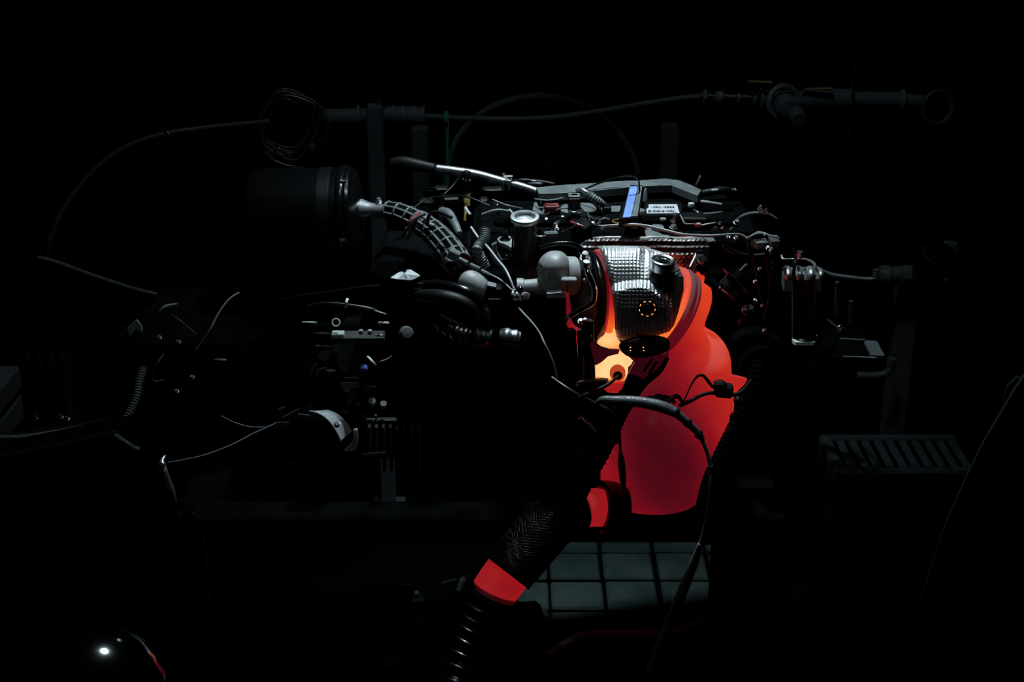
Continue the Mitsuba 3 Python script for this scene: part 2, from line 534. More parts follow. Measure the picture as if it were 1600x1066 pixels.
for x0, x1, r in ((1093, 1098, 9), (1098, 1104, 12), (1104, 1112, 8), (1112, 1118, 6), (1118, 1130, 10), (1130, 1150, 8), (1150, 1156, 10), (1156, 1176, 8), (1176, 1181, 11), (1181, 1186, 7)):
    hpipe(t, 'collar', x0, x1, 151 + (x0 - 1093) * .035, 151 + (x1 - 1093) * .035, r, 'dark_steel' if r < 10 else 'grey_plastic', n=8 if r == 12 else 24)
t = thing('valve_pipe', 'dark manifold pipe with flanges carrying two yellow valve levers', 'pipe')
hpipe(t, 'flange', 1187, 1192, 155, 155, 17, 'grey_plastic')
hpipe(t, 'tee_body', 1190, 1256, 155, 155, 13, 'dim_paint')
hpipe(t, 'barrel', 1254, 1332, 155, 155, 16, 'dim_paint')
hpipe(t, 'barrel', 1332, 1408, 155, 156, 12, 'dim_paint')
hpipe(t, 'flange', 1406, 1413, 156, 156, 17, 'grey_plastic')
hpipe(t, 'barrel', 1413, 1450, 156, 160, 10, 'dim_paint')
part(t, 'branch_ring', torus(.032, .006, P(1224, 160, YB - .03), (.3, -1, .2)), 'grey_plastic')
part(t, 'branch', lathe([(.02, 0), (.024, .01), (.024, .05), (.016, .06)], P(1222, 160, YB), unit(P(1243, 181, YB - .12) - P(1222, 160, YB))), 'dim_paint')
part(t, 'branch_cap', lathe([(.012, 0), (.017, .004), (.017, .026), (.014, .030)], P(1242, 177, YB - .09), (.12, -1, -.25)), 'dim_paint')
part(t, 'end_ring', torus(.033, .005, P(1465, 168, YB - .02), (.25, -1, .1)), 'brown_hose')
for (x0, y0, x1, y1, xs, ys) in ((1168, 127, 1208, 129, 1150, 137), (1258, 140, 1302, 138, 1246, 150)):
    t = thing('valve_lever', 'yellow sleeved valve lever nearest the black hose fitting' if x0 < 1200 else 'yellow sleeved valve lever on the thick dark pipe barrel', 'valve handle')
    arm = part(t, 'arm', bar(P(xs, ys + 10, YB), P(x0 + 4, y0 + 1, YB - .02), .008, .005), 'dark_steel')
    part(arm, 'sleeve', bar(P(x0, y0, YB - .02), P(x1, y1, YB - .03), .014, .005, .002), 'yellow_plastic', label='yellow dipped sleeve')

solo('hose_loop', ptube([(640, 900, 3.2), (680, 420, 3.2), (700, 262, 3.2), (708, 232, 3.2), (722, 206, 3.2), (755, 175, 3.2), (800, 156, 3.2), (850, 150, 3.2), (915, 165, 3.2), (955, 195, 3.2), (985, 235, 3.2), (997, 275, 3.2), (1000, 330, 3.2), (1000, 450, 3.2), (1005, 900, 3.2)], [5] * 15, 8, 10), 'grey_plastic', 'large dim hose arching like a hoop behind the engine', 'hose')
t = thing('fan_guard', 'round wire fan guard barely visible in the dark behind the hose loop', 'fan')
for k in range(5):
    part(t, 'wire_ring', torus(.02 + k * .016, .0016, P(850, 262, 3.6), (0, -1, .2), 36, 5), 'brown_hose')
for k in range(8):
    a = k * math.pi / 4
    part(t, 'spoke', tube([P(850, 262, 3.6), P(850, 262, 3.6) + .088 * np.array([math.cos(a), 0, math.sin(a)])], .0014, 3, 5), 'brown_hose')

t = thing('green_strap', 'narrow green strap hanging from the black hose', 'strap')
w = mpp(697, 200, 2.93)
part(t, 'band', slab([P(694, 174, 2.925), P(701, 173, 2.925), P(701, 215, 2.93), P(701, 262, 2.93), P(702, 290, 2.93), P(697, 290, 2.93), P(697, 262, 2.93), P(697, 215, 2.93)], (0, .003, 0)), 'green_cloth')
part(t, 'knot', torus(.010, .004, P(697, 185, 2.93), (1, 0, 0), 24, 8), 'green_cloth')

part(labels and 'fan_guard', 'stand', bar(P(850, 275, 3.62), P(850, 275, 3.62) * [1, 1, 0] + [0, 0, .003], .02, .02), 'matte_black')
t = thing('cable_coil', 'coil of thin dark wire hanging in loops left of the supply pipe', 'cable coil')
for k in range(9):
    c = P(452 + RNG.normal() * 14, 196 + RNG.normal() * 6, 2.9 + k * .012)
    a = np.linspace(0, 2 * np.pi, 25)
    rx, rz, ph = .045 + RNG.random() * .025, .055 + RNG.random() * .02, RNG.random() * .6
    pts = [c + [rx * math.cos(q) + .006 * math.sin(3 * q + ph), .01 * math.sin(q + ph), rz * math.sin(q)] for q in a]
    part(t, 'loop', tube(pts, .0022, 3, 6), 'brown_hose' if k % 3 else 'black_plastic')
part(t, 'tie', rbox(P(488, 229, 2.86), (.012, .01, .012)), 'dim_paint', label='grey cable tie')
part(t, 'hook', tube([P(430, 262, 2.9), P(432, 232, 2.9), P(455, 246, 2.9)], .003), 'dark_steel')
part(t, 'hanger', tube([P(452, 150, 2.92), P(470, 160, 2.93), P(492, 176, 2.95), P(512, 184, 2.95)], .005), 'matte_black')

solo('brown_hose', ptube([(74, 402, 2.6), (78, 375, 2.6), (95, 335, 2.62), (125, 290, 2.65), (165, 250, 2.68), (205, 226, 2.7), (260, 209, 2.72), (330, 199, 2.75), (420, 190, 2.8)], [4.2] * 9, 8, 10), 'brown_hose', 'brown hose sweeping in a wide arc across the dark left side', 'hose')
solo('trailing_cable', ptube([(60, 402, 2.6), (90, 410, 2.58), (150, 432, 2.55), (220, 454, 2.5), (290, 469, 2.45), (335, 472, 2.42)], [3] * 6, 8, 8), 'grey_cable', 'thin cable running down from the brown arc to the gearbox', 'cable')
solo('hanging_hose', ptube([(248, 196, 2.66), (262, 208, 2.64), (274, 232, 2.64), (280, 290, 2.65), (284, 380, 2.66), (288, 470, 2.66), (290, 600, 2.66), (292, 835, 2.64)], [4] * 8, 8, 8), 'black_plastic', 'faint black hose hanging straight down crossing the brown arc', 'hose')

# pipework at the right
t = thing('pipe_elbow', 'grey pipe elbow with a gauge above the dark square column', 'pipe')
part(t, 'pipe_run', ptube([(1384, 431, 2.7), (1400, 430, 2.7), (1450, 428, 2.7), (1474, 421, 2.7), (1482, 405, 2.7), (1483, 380, 2.7)], [14, 14, 15, 15, 14, 13]), 'grey_plastic')
part(t, 'union_nut', lathe([(.017, 0), (.021, .004), (.021, .02), (.017, .024)], P(1405, 430, 2.7), (1, 0, 0), 8), 'grey_plastic')
part(t, 'cap', lathe([(.012, 0), (.02, .01), (.018, .03), (.006, .036)], P(1397, 430, 2.7), (-1, 0, 0), 20), 'grey_plastic')
t = thing('pressure_gauge', 'round gauge dimly seen on top of the pipe elbow', 'gauge')
part(t, 'case', lathe([(.03, .03), (.042, .02), (.042, -.004), (.038, -.006), (.036, 0), (.001, 0)], P(1462, 412, 2.66), (0, 1, -.2), 32), 'gloss_black')
part(t, 'needle', rbox(P(1450, 404, 2.655), (.03, .002, .003), rot([0, 1, 0], 40)), 'dim_paint')
t = thing('drain_pipe', 'short grey drain pipe bending up to the dark square column', 'pipe')
part(t, 'pipe_run', ptube([(1340, 587, 2.68), (1365, 587, 2.68), (1383, 584, 2.68), (1392, 574, 2.68), (1394, 560, 2.68)], [6] * 5), 'duct_grey')
part(t, 'collar', ptube([(1392, 570, 2.68), (1394, 560, 2.68)], [7.5, 7.5]), 'duct_grey')
t = thing('bead_chain', 'thin bead chain hanging down the dark right side', 'chain')
for k in range(34):
    y = 100 + k * 12.2
    part(t, 'bead', trimesh.creation.icosphere(1, .0032).apply_translation(P(1336 - (y - 100) * .088, y, 2.928)), 'dark_steel', True)
part(t, 'cord', ptube([(1337, 88, 2.928), (1320, 290, 2.928), (1300, 508, 2.928)], .7, 10, 5), 'black_plastic')

t = thing('vented_cabinet', 'dark metal cabinet with a slotted top at the lower right', 'cabinet')
zc = .46
q = [PZ(1306, 742, zc), PZ(1530, 742, zc), PZ(1478, 684, zc), PZ(1262, 690, zc)]
x0, x1, y0, y1 = q[0][0], q[1][0], q[0][1], q[2][1]
part(t, 'body', rbox(((x0 + x1) / 2, (y0 + y1) / 2, zc / 2 - .012), (x1 - x0, y1 - y0, zc - .02), b=.006), 'matte_black')
n = 11
for i in range(n):
    xx = x0 + (i + .5) * (x1 - x0) / n
    part(t, 'louvre', rbox((xx, (y0 + y1) / 2, zc), ((x1 - x0) / n * .62, (y1 - y0) * .8, .006), b=.002), 'faint_paint')
part(t, 'front_lip', rbox(((x0 + x1) / 2, y0 + .008, zc - .004), (x1 - x0, .02, .022), b=.004), 'faint_paint')
part(t, 'back_lip', rbox(((x0 + x1) / 2, y1 - .008, zc - .004), (x1 - x0, .02, .022), b=.004), 'faint_paint')
part(t, 'side_lip', rbox((x0 + .008, (y0 + y1) / 2, zc - .004), (.02, y1 - y0, .022), b=.004), 'faint_paint')


# ------------------------------------------------------------------ the glowing exhaust
YC = 2.13                                                       # the converter's depth
cool_c, hot_c, bot_c = P(1045, 715, 2.05), P(1125, 540, 2.12), P(985, 800, 2.08)
mid_c, left_c = P(1010, 640, 2.05), P(950, 745, 2.05)
def pipe_heat(p, n, uv):
    h = .355 + .255 * spot_field(p, hot_c, (.085, .3, .13)) + .15 * spot_field(p, P(1105, 450, 2.12), (.06, .3, .08)) - .17 * spot_field(p, cool_c, (.085, .3, .15)) - .05 * spot_field(p, mid_c, (.09, .3, .08)) + .10 * spot_field(p, bot_c, (.05, .3, .04)) + .10 * spot_field(p, left_c, (.03, .3, .06)) + .12 * spot_field(p, P(1140, 660, 2.1), (.04, .3, .06))
    return heat(h + .05 * (fbm(p.x * 18, p.y * 18, p.z * 34 + p.x * 20, 2) - .5))
t = thing('exhaust_downpipe', 'large bulging exhaust downpipe glowing red hot below the converter', 'exhaust pipe')
rows = [(424, 1062, 1090, 2.19), (434, 1050, 1102, 2.19), (447, 1042, 1110, 2.19), (465, 1036, 1112.5, 2.19), (482, 1030, 1109, 2.185), (497, 1026, 1103.5, 2.175), (507, 1022, 1101, 2.165), (515, 1018, 1106, 2.155),
        (525, 1014, 1121, 2.145), (540, 1008, 1134, 2.13), (560, 1000, 1141.5, 2.115), (585, 992, 1143, 2.11), (612, 984, 1146, 2.105), (640, 972, 1146, 2.10), (670, 960, 1138, 2.10), (700, 949, 1121, 2.10), (730, 940, 1106, 2.10), (755, 939, 1097, 2.10), (778, 948, 1090, 2.10), (797, 962, 1084, 2.10), (812, 975, 1079, 2.10)]
body = slice_sections(rows, 2.1, .8, 64, 5)
glow(t, 'body', body, pipe_heat, weight=2.0)
flange = slice_sections([(583, 1120, 1130), (587, 1118, 1152), (592, 1116, 1169), (598, 1116, 1166), (606, 1118, 1158), (615, 1120, 1148), (618, 1122, 1135)], 2.09, .12, 32, 4)
glow(t, 'wing_flange', flange, pipe_heat, 'pointed glowing flange')

# the converter can, its two clamp bands and the embossed shield over it
can_l, can_r = P(924, 466, 2.14), P(1024, 479, 2.145)
RT_ = np.array([1.0, 0, 0])
ax_l, ax_r = unit(.22 * FW + .97 * RT_ + .03 * UP), unit(.33 * FW + .835 * RT_ - .44 * UP)
def can_heat(p, n, uv):
    return heat(.74 + .06 * spot_field(p, P(950, 530, 2.1), (.06, .3, .05)) - .16 * spot_field(p, P(935, 392, 2.1), (.05, .3, .03)) + .05 * (fbm(p.x * 30, p.y * 30, p.z * 30, 2) - .5))
def rim_heat(p, n, uv):
    return heat(.73 + .09 * spot_field(p, P(1040, 535, 2.1), (.07, .3, .06)) - .20 * spot_field(p, P(1090, 415, 2.1), (.05, .3, .04)))
mp = mpp(1000, 470, 2.13)
t = thing('catalytic_converter', 'orange glowing catalytic converter can under the embossed silver shield', 'catalytic converter')
secs = []
for k in range(13):
    u = k / 12
    c, ax = can_l * (1 - u) + can_r * u, unit(ax_l * (1 - u) + ax_r * u)
    a = unit(np.cross(ax, [0, 0, 1.0]))
    b = np.cross(ax, a)
    ang = np.arange(56) * 2 * np.pi / 56
    r = mp * (70 - 14 * math.sin(math.pi * u) - 4 * u)
    secs.append(c + r * (np.cos(ang)[:, None] * a + np.sin(ang)[:, None] * b))
glow(t, 'can', secs, can_heat, weight=1.0)
part(t, 'inlet_clamp', torus(mp * 67, mp * 8, can_l - ax_l * mp * 2, ax_l, 64, 18), 'gloss_black', True, label='black inlet clamp band')
glow(t, 'inlet_collar', torus_sections(mp * 68, mp * 2.6, can_l + ax_l * mp * 7, ax_l, 64, 10), lambda p, n, uv: heat(.20 + .3 * spot_field(p, P(945, 500, 2.1), (.05, .3, .035))), 'dark red collar')
glow(t, 'outlet_bead', torus_sections(mp * 68, mp * 5.0, can_r + ax_r * mp * 2, ax_r, 64, 12), rim_heat)
glow(t, 'outlet_bead', torus_sections(mp * 70, mp * 5.5, can_r + ax_r * mp * 11, ax_r, 64, 12), rim_heat)
glow(t, 'inlet_bead', torus_sections(mp * 72, mp * 5, can_l + ax_l * mp * 13, ax_l, 64, 12), lambda p, n, uv: heat(.24 + .52 * spot_field(p, P(952, 505, 2.1), (.05, .3, .055)) + .50 * spot_field(p, P(932, 392, 2.1), (.05, .3, .02))))
brown_heat = lambda p, n, uv: heat(.15 + .12 * spot_field(p, P(1070, 500, 2.1), (.06, .3, .05)) - .08 * spot_field(p, P(1090, 415, 2.1), (.05, .3, .03)))
glow(t, 'outlet_clamp', torus_sections(mp * 70, mp * 7.5, can_r + ax_r * mp * 20, ax_r, 64, 14), brown_heat, 'dull brown outlet clamp band')
glow(t, 'outlet_clamp', torus_sections(mp * 71, mp * 5, can_r + ax_r * mp * 30, ax_r, 64, 12), brown_heat, 'thin dull brown outlet clamp band')

def bands(y, tab):
    return np.interp(y, [a for a, _ in tab], [b for _, b in tab])
LT = [(384, 934), (392, 938), (404, 943), (427, 949), (454, 956), (488, 960), (515, 961), (532, 966)]
RT = [(384, 1006), (389, 1018), (396, 1042), (408, 1056), (422, 1063), (433, 1068), (454, 1068), (488, 1060), (509, 1053), (518, 1046), (524, 1028), (528, 1005), (532, 985)]
LEDGE = [(930, 455), (956, 450), (980, 445), (1000, 443), (1018, 446), (1032, 456), (1042, 472), (1048, 490), (1053, 515), (1058, 545)]
DEP = [(384, -.008), (388, .008), (393, .022), (399, .033), (407, .042), (418, .050), (430, .0555), (440, .0585), (460, .064), (480, .067), (500, .064), (515, .057), (532, .044)]
NU, NV = 330, 270
SY0, SY1 = 384.5, 532
V, uvw = [], []
for iy in range(NV + 1):
    y = SY0 + (SY1 - SY0) * iy / NV
    l, r = bands(y, LT), bands(y, RT)
    x = np.linspace(l, r, NU + 1)
    yc = np.interp(x, [a for a, _ in LEDGE], [b for _, b in LEDGE])
    sl = np.gradient(yc, x) if r - l > 5 else 0 * x
    sd = (y - yc) / np.sqrt(1 + sl**2)
    st = np.clip((sd + 7) / 15, 0, 1)
    D = bands(y, DEP) + .024 * st * st * (3 - 2 * st)
    tt = np.clip((x - 1000) / 72, -1, 1)
    D = D - .018 * np.abs(tt) ** 3 - .012 * np.clip((x - (r - 14)) / 14, 0, 1) ** 2 - .012 * np.clip(((l + 9) - x) / 9, 0, 1) ** 2
    w = np.clip((436 - y) / 30, 0, 1)
    D = D - .013 * w * np.exp(-((x - 1010) / 9) ** 2) + .008 * w * np.exp(-((x - 1042) / 16) ** 2)
    V.append(np.array([P(a, y, 2.10 - d) for a, d in zip(x, D)]))
    uvw.append(np.column_stack([x, np.full_like(x, y)]))
V, uvw = np.array(V), np.array(uvw)
du, dv = np.gradient(V, axis=1), np.gradient(V, axis=0)
N = np.cross(dv, du)
N /= np.linalg.norm(N, axis=2, keepdims=True) + 1e-12
N *= np.where(N[..., 1:2] > 0, -1, 1)
arc = np.cumsum(np.linalg.norm(dv, axis=2), axis=0) / mp
em = (np.abs(np.sin(np.pi * (uvw[..., 0] + .25 * (uvw[..., 1] - 400) * .2) / 6.0)) ** .8) * (.35 + .65 * np.abs(np.sin(np.pi * arc / 6.0)) ** .8)
bd = np.clip(np.minimum(np.minimum(np.arange(NU + 1), NU - np.arange(NU + 1))[None] / 14, np.minimum(np.arange(NV + 1), NV - np.arange(NV + 1))[:, None] / 10), 0, 1)
V = V + N * (.0017 * em * bd)[..., None]
sh = grid_mesh(V, NV + 1, NU + 1, False)
t = thing('heat_shield', 'silver heat shield embossed with a fine grid wrapped over the glowing converter', 'heat shield')
part(t, 'shell', sh, 'foil', True)
def on_shield(x, y):
    k = np.argmin(((uvw.reshape(-1, 2) - [x, y]) ** 2).sum(1))
    return V.reshape(-1, 3)[k], N.reshape(-1, 3)[k]
# the ring of slots that lets the glow out: eight glowing tabs in a dark washer
c, n_ = on_shield(1011, 481)
n_ = unit(n_ * .4 + [0, -1, .1])
part(t, 'slot_plate', lathe([(mp * 15, -.003), (mp * 15, .0012), (mp * 14, .002), (.0001, .002)], c, n_, 40), 'black_plastic', label='dark round plate')
part(t, 'slot_hub', lathe([(mp * 8.5, 0), (mp * 8.5, .004), (mp * 7.5, .005), (mp * 3, .0055), (.0001, .0055)], c, n_, 32), 'black_plastic')
a_ = unit(np.cross(n_, [0, 0, 1.0]))
b_ = np.cross(n_, a_)
for k in range(9):
    ph = 2 * np.pi * k / 9 + .2
    d = np.cos(ph) * a_ + np.sin(ph) * b_
    part(t, 'glowing_slot', rbox(c + n_ * .0026 + d * mp * 11.6, (mp * 3.8, mp * 1.25, .0016), np.column_stack([np.cross(n_, d), d, n_]), .0004), 'hot_metal', emit={'type': 'rgb', 'value': [1.0, .36, .10]})
t2 = thing('sensor_boss', 'silver threaded boss with a dark hole on top of the embossed shield', 'sensor boss')
bc = P(1036, 409, 2.045)
bx = unit([.08, -.14, .99])
part(t2, 'rim', lathe([(mp * 16, -.02), (mp * 17.5, -.004), (mp * 18.5, 0), (mp * 18, .003), (mp * 15.5, .0045), (mp * 12.5, .003), (mp * 12, 0), (mp * 11.5, -.006), (.0001, -.006)], bc, bx, 40), 'steel', 30)
part(t2, 'skirt', lathe([(mp * 21, -.042), (mp * 18, -.02), (mp * 15, -.004), (.0001, -.004)], bc, bx, 40), 'black_plastic', 40)
part(t2, 'plug', lathe([(mp * 7.5, -.006), (mp * 7.5, 0), (mp * 6, .002), (.0001, .002)], bc, bx, 6), 'gloss_black', label='black hexagon plug')

# the embossed back shield, three ridged steps lit red by the metal below
ROW = [(371, 0), (373.5, -.016), (377, -.022), (379, -.010), (381.5, -.008), (383.5, -.022), (387, -.028), (389.5, -.014), (391.5, -.013), (394, -.028), (398, -.032), (401, -.022), (404, -.022), (412, -.026), (425, -.024), (440, -.024)]
LB = [(371, 928), (376, 914), (382, 906), (395, 904), (440, 906)]
RB = [(371, 1100), (375, 1106), (385, 1109), (420, 1106), (440, 1102)]
V2 = []
ys = np.linspace(371, 440, 150)
for y in ys:
    x = np.linspace(bands(y, LB), bands(y, RB), 330)
    d = np.interp(y, [a for a, _ in ROW], [b for _, b in ROW])
    wob = .0016 * np.sin(x * .11) + .0010 * np.sin(x * .31 + 1)
    emb = .0034 * np.abs(np.sin(np.pi * x / 7.5 + y * .35)) * (.5 + .5 * np.abs(np.sin(np.pi * y / 6.5)))
    ex = .02 * (np.clip((930 - x) / 26, 0, 1) ** 2 + np.clip((x - 1085) / 24, 0, 1) ** 2)
    V2.append(np.array([P(a, y + 0.5 * math.sin(a * .09), 2.215 + d - e + w_ + q) for a, e, w_, q in zip(x, emb, wob, ex * 0 + ex)]))
V2 = np.array(V2)
t = thing('back_shield', 'crinkled embossed foil shield standing between the converter and the engine top', 'heat shield')
part(t, 'foil', grid_mesh(V2, *V2.shape[:2], False), 'shield_back', True)
part(t, 'hem', tube([P(x, bands(371, LB) * 0 + 371 + 0.5 * math.sin(x * .09), 2.216) for x in np.linspace(926, 1102, 24)], .0016, 3, 8), 'shield_back', True)
for x, y in ((914, 404), (1095, 408)):
    part(t, 'shield_bolt', bolt(P(x, y, 2.17), (0, -.5, .85), .006, .01), 'steel')

# bracket and clamp bolt at the shield's right shoulder
t = thing('clamp_bracket', 'dark bent bracket with a bolt at the right shoulder of the silver shield', 'bracket')
part(t, 'strut', bar(P(1078, 418, 2.09), P(1089, 395, 2.11), .003, .003), 'dark_steel')
part(t, 'ear', pslab([(1088, 394), (1100, 392), (1106, 402), (1104, 424), (1096, 430), (1088, 420)], 2.09, .006), 'block_metal')
part(t, 'bolt', bolt(P(1095, 407, 2.088), (0, -1, .5), .007, .009), 'steel')
part(t, 'clip', ptube([(1084, 424, 2.08), (1088, 416, 2.08), (1095, 412, 2.08), (1103, 416, 2.08)], 1.3, 6, 8), 'steel')

# the hot collector below, with its flange and probe
COLL_FOOT = float(P(960, 594, 2.07)[2])
def coll_heat(p, n, uv):
    return heat(.97 - .10 * spot_field(p, P(965, 545, 2.06), (.022, .3, .012)) - .12 * spot_field(p, P(928, 535, 2.06), (.012, .3, .04)) - .5 * smoothstep(0, 1, (COLL_FOOT - p.z) / .012))
t = thing('exhaust_collector', 'yellow-white hot exhaust collector at the bottom left of the converter', 'exhaust collector')
glow(t, 'neck', slice_sections([(490, 947, 962, 2.11), (508, 947, 962, 2.10), (522, 945, 962), (530, 936, 966), (538, 932, 972), (546, 931, 978)], 2.075, .5, 36, 5), lambda p, n, uv: heat(.86 + .10 * spot_field(p, P(950, 538, 2.05), (.03, .3, .018))))
glow(t, 'funnel', slice_sections([(540, 950, 968), (546, 940, 980), (552, 932, 986), (560, 929, 986), (572, 929, 982), (582, 929, 981), (590, 929, 981), (600, 936, 978), (612, 948, 974)], 2.09, .45, 44, 5), coll_heat, weight=1.0)
part(t, 'wing', slab([P(972, 556, 2.055), P(992, 558, 2.05), (P(986, 570, 2.05)), P(977, 578, 2.055)], (0, .006, 0)), 'hot_metal', emit={'type': 'rgb', 'value': [1.25, .62, .26]})
part(t, 'flange', ptube([(927, 589, 2.06), (945, 592, 2.05), (966, 594, 2.045), (982, 592, 2.05), (984, 587, 2.055), (981, 583, 2.06)], 1.5, 6, 8), 'hot_metal', True, emit={'type': 'rgb', 'value': [.95, .30, .08]})
part(t, 'edge', ptube([(926, 545, 2.055), (927, 565, 2.055), (928, 590, 2.055)], 1.0, 5, 8), 'hot_metal', True, emit={'type': 'rgb', 'value': [.8, .15, .03]})
t = thing('temperature_probe', 'round probe plug with a cable stuck into the white-hot collector', 'probe')
pc, pa = P(965, 583, 2.04), unit([-.05, -1, -.05])
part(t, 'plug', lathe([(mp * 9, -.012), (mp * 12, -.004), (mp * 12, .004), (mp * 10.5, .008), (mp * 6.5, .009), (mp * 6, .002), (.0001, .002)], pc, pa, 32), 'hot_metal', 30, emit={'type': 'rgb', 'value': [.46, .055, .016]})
part(t, 'socket', lathe([(mp * 7.2, .002), (mp * 7.2, .0095), (mp * 4, .010), (.0001, .010)], pc, pa, 24), 'gloss_black', label='black socket')
part(t, 'cable', ptube([(966, 586, 2.028), (960, 593, 2.01), (948, 602, 2.0), (932, 610, 1.99), (915, 617, 1.98), (904, 622, 1.98)], [2.2, 2.4, 2.8, 3, 3, 3], 8, 10), 'black_plastic')

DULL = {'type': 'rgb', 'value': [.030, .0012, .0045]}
# shade plates in front of the collector
t = thing('shield_flap', 'dark triangular flap shading the upper left of the white-hot collector', 'bracket')
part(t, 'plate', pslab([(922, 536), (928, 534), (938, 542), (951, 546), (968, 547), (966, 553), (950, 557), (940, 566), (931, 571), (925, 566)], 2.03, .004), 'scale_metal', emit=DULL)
part(t, 'rolled_edge', ptube([(928, 534, 2.03), (938, 542, 2.03), (951, 546, 2.03)], 1.4, 5, 8), 'scale_metal')
t = thing('exhaust_bracket', 'dark bracket with two round holes below the silver shield', 'bracket')
part(t, 'shelf', slices([(525, 1002, 1028), (528, 988, 1040), (533, 974, 1046), (540, 967, 1047), (548, 970, 1043), (555, 978, 1024), (558, 986, 1010)], 2.02, .25, 40, 4, 2.6), 'scale_metal', True)
for x in (985, 1005):
    part(t, 'bush', torus(mp * 4.5, mp * 1.4, P(x, 545, 1.995), (0, -1, .15), 24, 8), 'gloss_black')
for x, y in ((984, 548), (1004, 543), (984, 543), (1005, 548)):
    part(t, 'hot_gap', trimesh.creation.icosphere(1, mp * 1.1).apply_translation(P(x + 1, y, 1.994)), 'hot_metal', True, emit={'type': 'rgb', 'value': [1.2, .5, .2]})
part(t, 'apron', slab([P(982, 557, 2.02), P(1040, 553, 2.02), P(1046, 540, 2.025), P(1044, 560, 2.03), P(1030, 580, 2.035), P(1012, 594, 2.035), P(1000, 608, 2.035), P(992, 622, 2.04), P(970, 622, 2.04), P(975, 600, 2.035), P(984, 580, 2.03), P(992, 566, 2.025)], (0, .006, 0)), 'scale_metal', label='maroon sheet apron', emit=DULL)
part(t, 'apron_fold', ptube([(1043, 560, 2.02), (1030, 580, 2.025), (1012, 594, 2.025), (998, 610, 2.025), (988, 628, 2.03)], [3, 5, 6, 6, 6], 6, 10), 'block_metal')
for x, y in ((1018, 562), (1026, 566)):
    part(t, 'apron_rib', bar(P(x, y, 2.016), P(x - 12, y + 18, 2.024), .005, .003), 'block_metal')

# ------------------------------------------------------------------ the lagged flexible pipe under the glowing downpipe
t = thing('flexible_pipe', 'exhaust pipe sleeved in black wire braid between two bare red bands', 'exhaust pipe')
core = [(968, 800, 2.06), (945, 795, 2.05), (925, 793, 2.04), (898, 798, 2.02), (868, 815, 2.0), (838, 842, 1.98), (812, 872, 1.96), (790, 900, 1.945), (772, 925, 1.935), (755, 950, 1.925)]
dull_heat = lambda p, n, uv: heat(.44 + .06 * (fbm(p.x * 40, p.y * 40, p.z * 40, 2) - .5))
glow(t, 'inner_tube', ptube_sections(core, [26, 29, 30, 31, 33, 36, 37, 37, 36, 36], 10, 36), dull_heat)
def braid(pts, rpx, turns, starts, wire):
    w = [P(*q) for q in pts]
    p, r = spline(w, [rr * mpp(*q) for rr, q in zip(rpx, pts)], 14)
    tt, A, B = frames(p)
    s = np.linspace(0, 1, len(p))
    out = []
    for sgn in (1, -1):
        for k in range(starts):
            a = 2 * np.pi * (k / starts + sgn * turns * s)
            q = p + (r + .0007 * np.sign(np.sin(np.arange(len(p)) * 1.3 + k + (sgn > 0) * np.pi)))[:, None] * (np.cos(a)[:, None] * A + np.sin(a)[:, None] * B)
            out.append(sweep(q, np.full(len(q), wire), 4))
    return cat(*out)
sl = [(900, 796, 2.02), (888, 802, 2.012), (868, 815, 2.0), (838, 842, 1.98), (812, 872, 1.96), (794, 893, 1.945)]
part(t, 'sleeve', ptube(sl, [33, 34, 36, 39, 40, 38], 14, 36), 'gloss_black', True)
part(t, 'wire_braid', braid(sl, [35, 36, 37.5, 40.5, 41.5, 39.5], 1.15, 34, .0013), 'braid', True, label='black wire braid', kind='stuff')
for (a, b, r) in (((897, 797, 2.018), (903, 795, 2.022), 36), ((799, 888, 1.948), (793, 896, 1.944), 42)):
    part(t, 'cuff', ptube([a, b], [r, r], 4, 36), 'gloss_black')
t = thing('pipe_clamp', 'black band clamp joining the braided pipe to the glowing downpipe', 'clamp')
p0 = P(935, 793, 2.04)
part(t, 'band', washer(mp * 43, mp * 9, .038, p0, unit([.9, .32, -.2]), 48), 'gloss_black')
part(t, 'lug', rbox(P(948, 838, 2.0), (.02, .012, .014)), 'gloss_black')

t = thing('rubber_bellows', 'black ribbed rubber bellows pipe below the lower red band', 'bellows')
part(t, 'ribs', corrugated([P(768, 930, 1.93), P(752, 968, 1.92), P(735, 1010, 1.905), P(722, 1050, 1.89), P(712, 1085, 1.88)], [46 * mp * .93] * 5, .0190, .0042, 40, 30), 'gloss_black', True)
part(t, 'cuff', lathe([(mp * 36, -.004), (mp * 46, .0), (mp * 47, .012), (mp * 44, .016)], P(771, 926, 1.932), unit(P(752, 968, 1.92) - P(771, 926, 1.932)), 40), 'gloss_black')
t = thing('relay_box', 'black box with a tiny pale mark standing right beside the ribbed bellows', 'box')
part(t, 'case', rbox((P(806, 985, 1.98) + P(818, 1010, 1.98)) / 2, (.075, .07, .10), rot([0, 0, 1], 8)), 'gloss_black')
part(t, 'mark', slab([P(796, 989, 1.940), P(803, 984, 1.940), P(805, 989, 1.940), P(799, 992, 1.940)], (0, .001, 0)), 'pale_plastic')


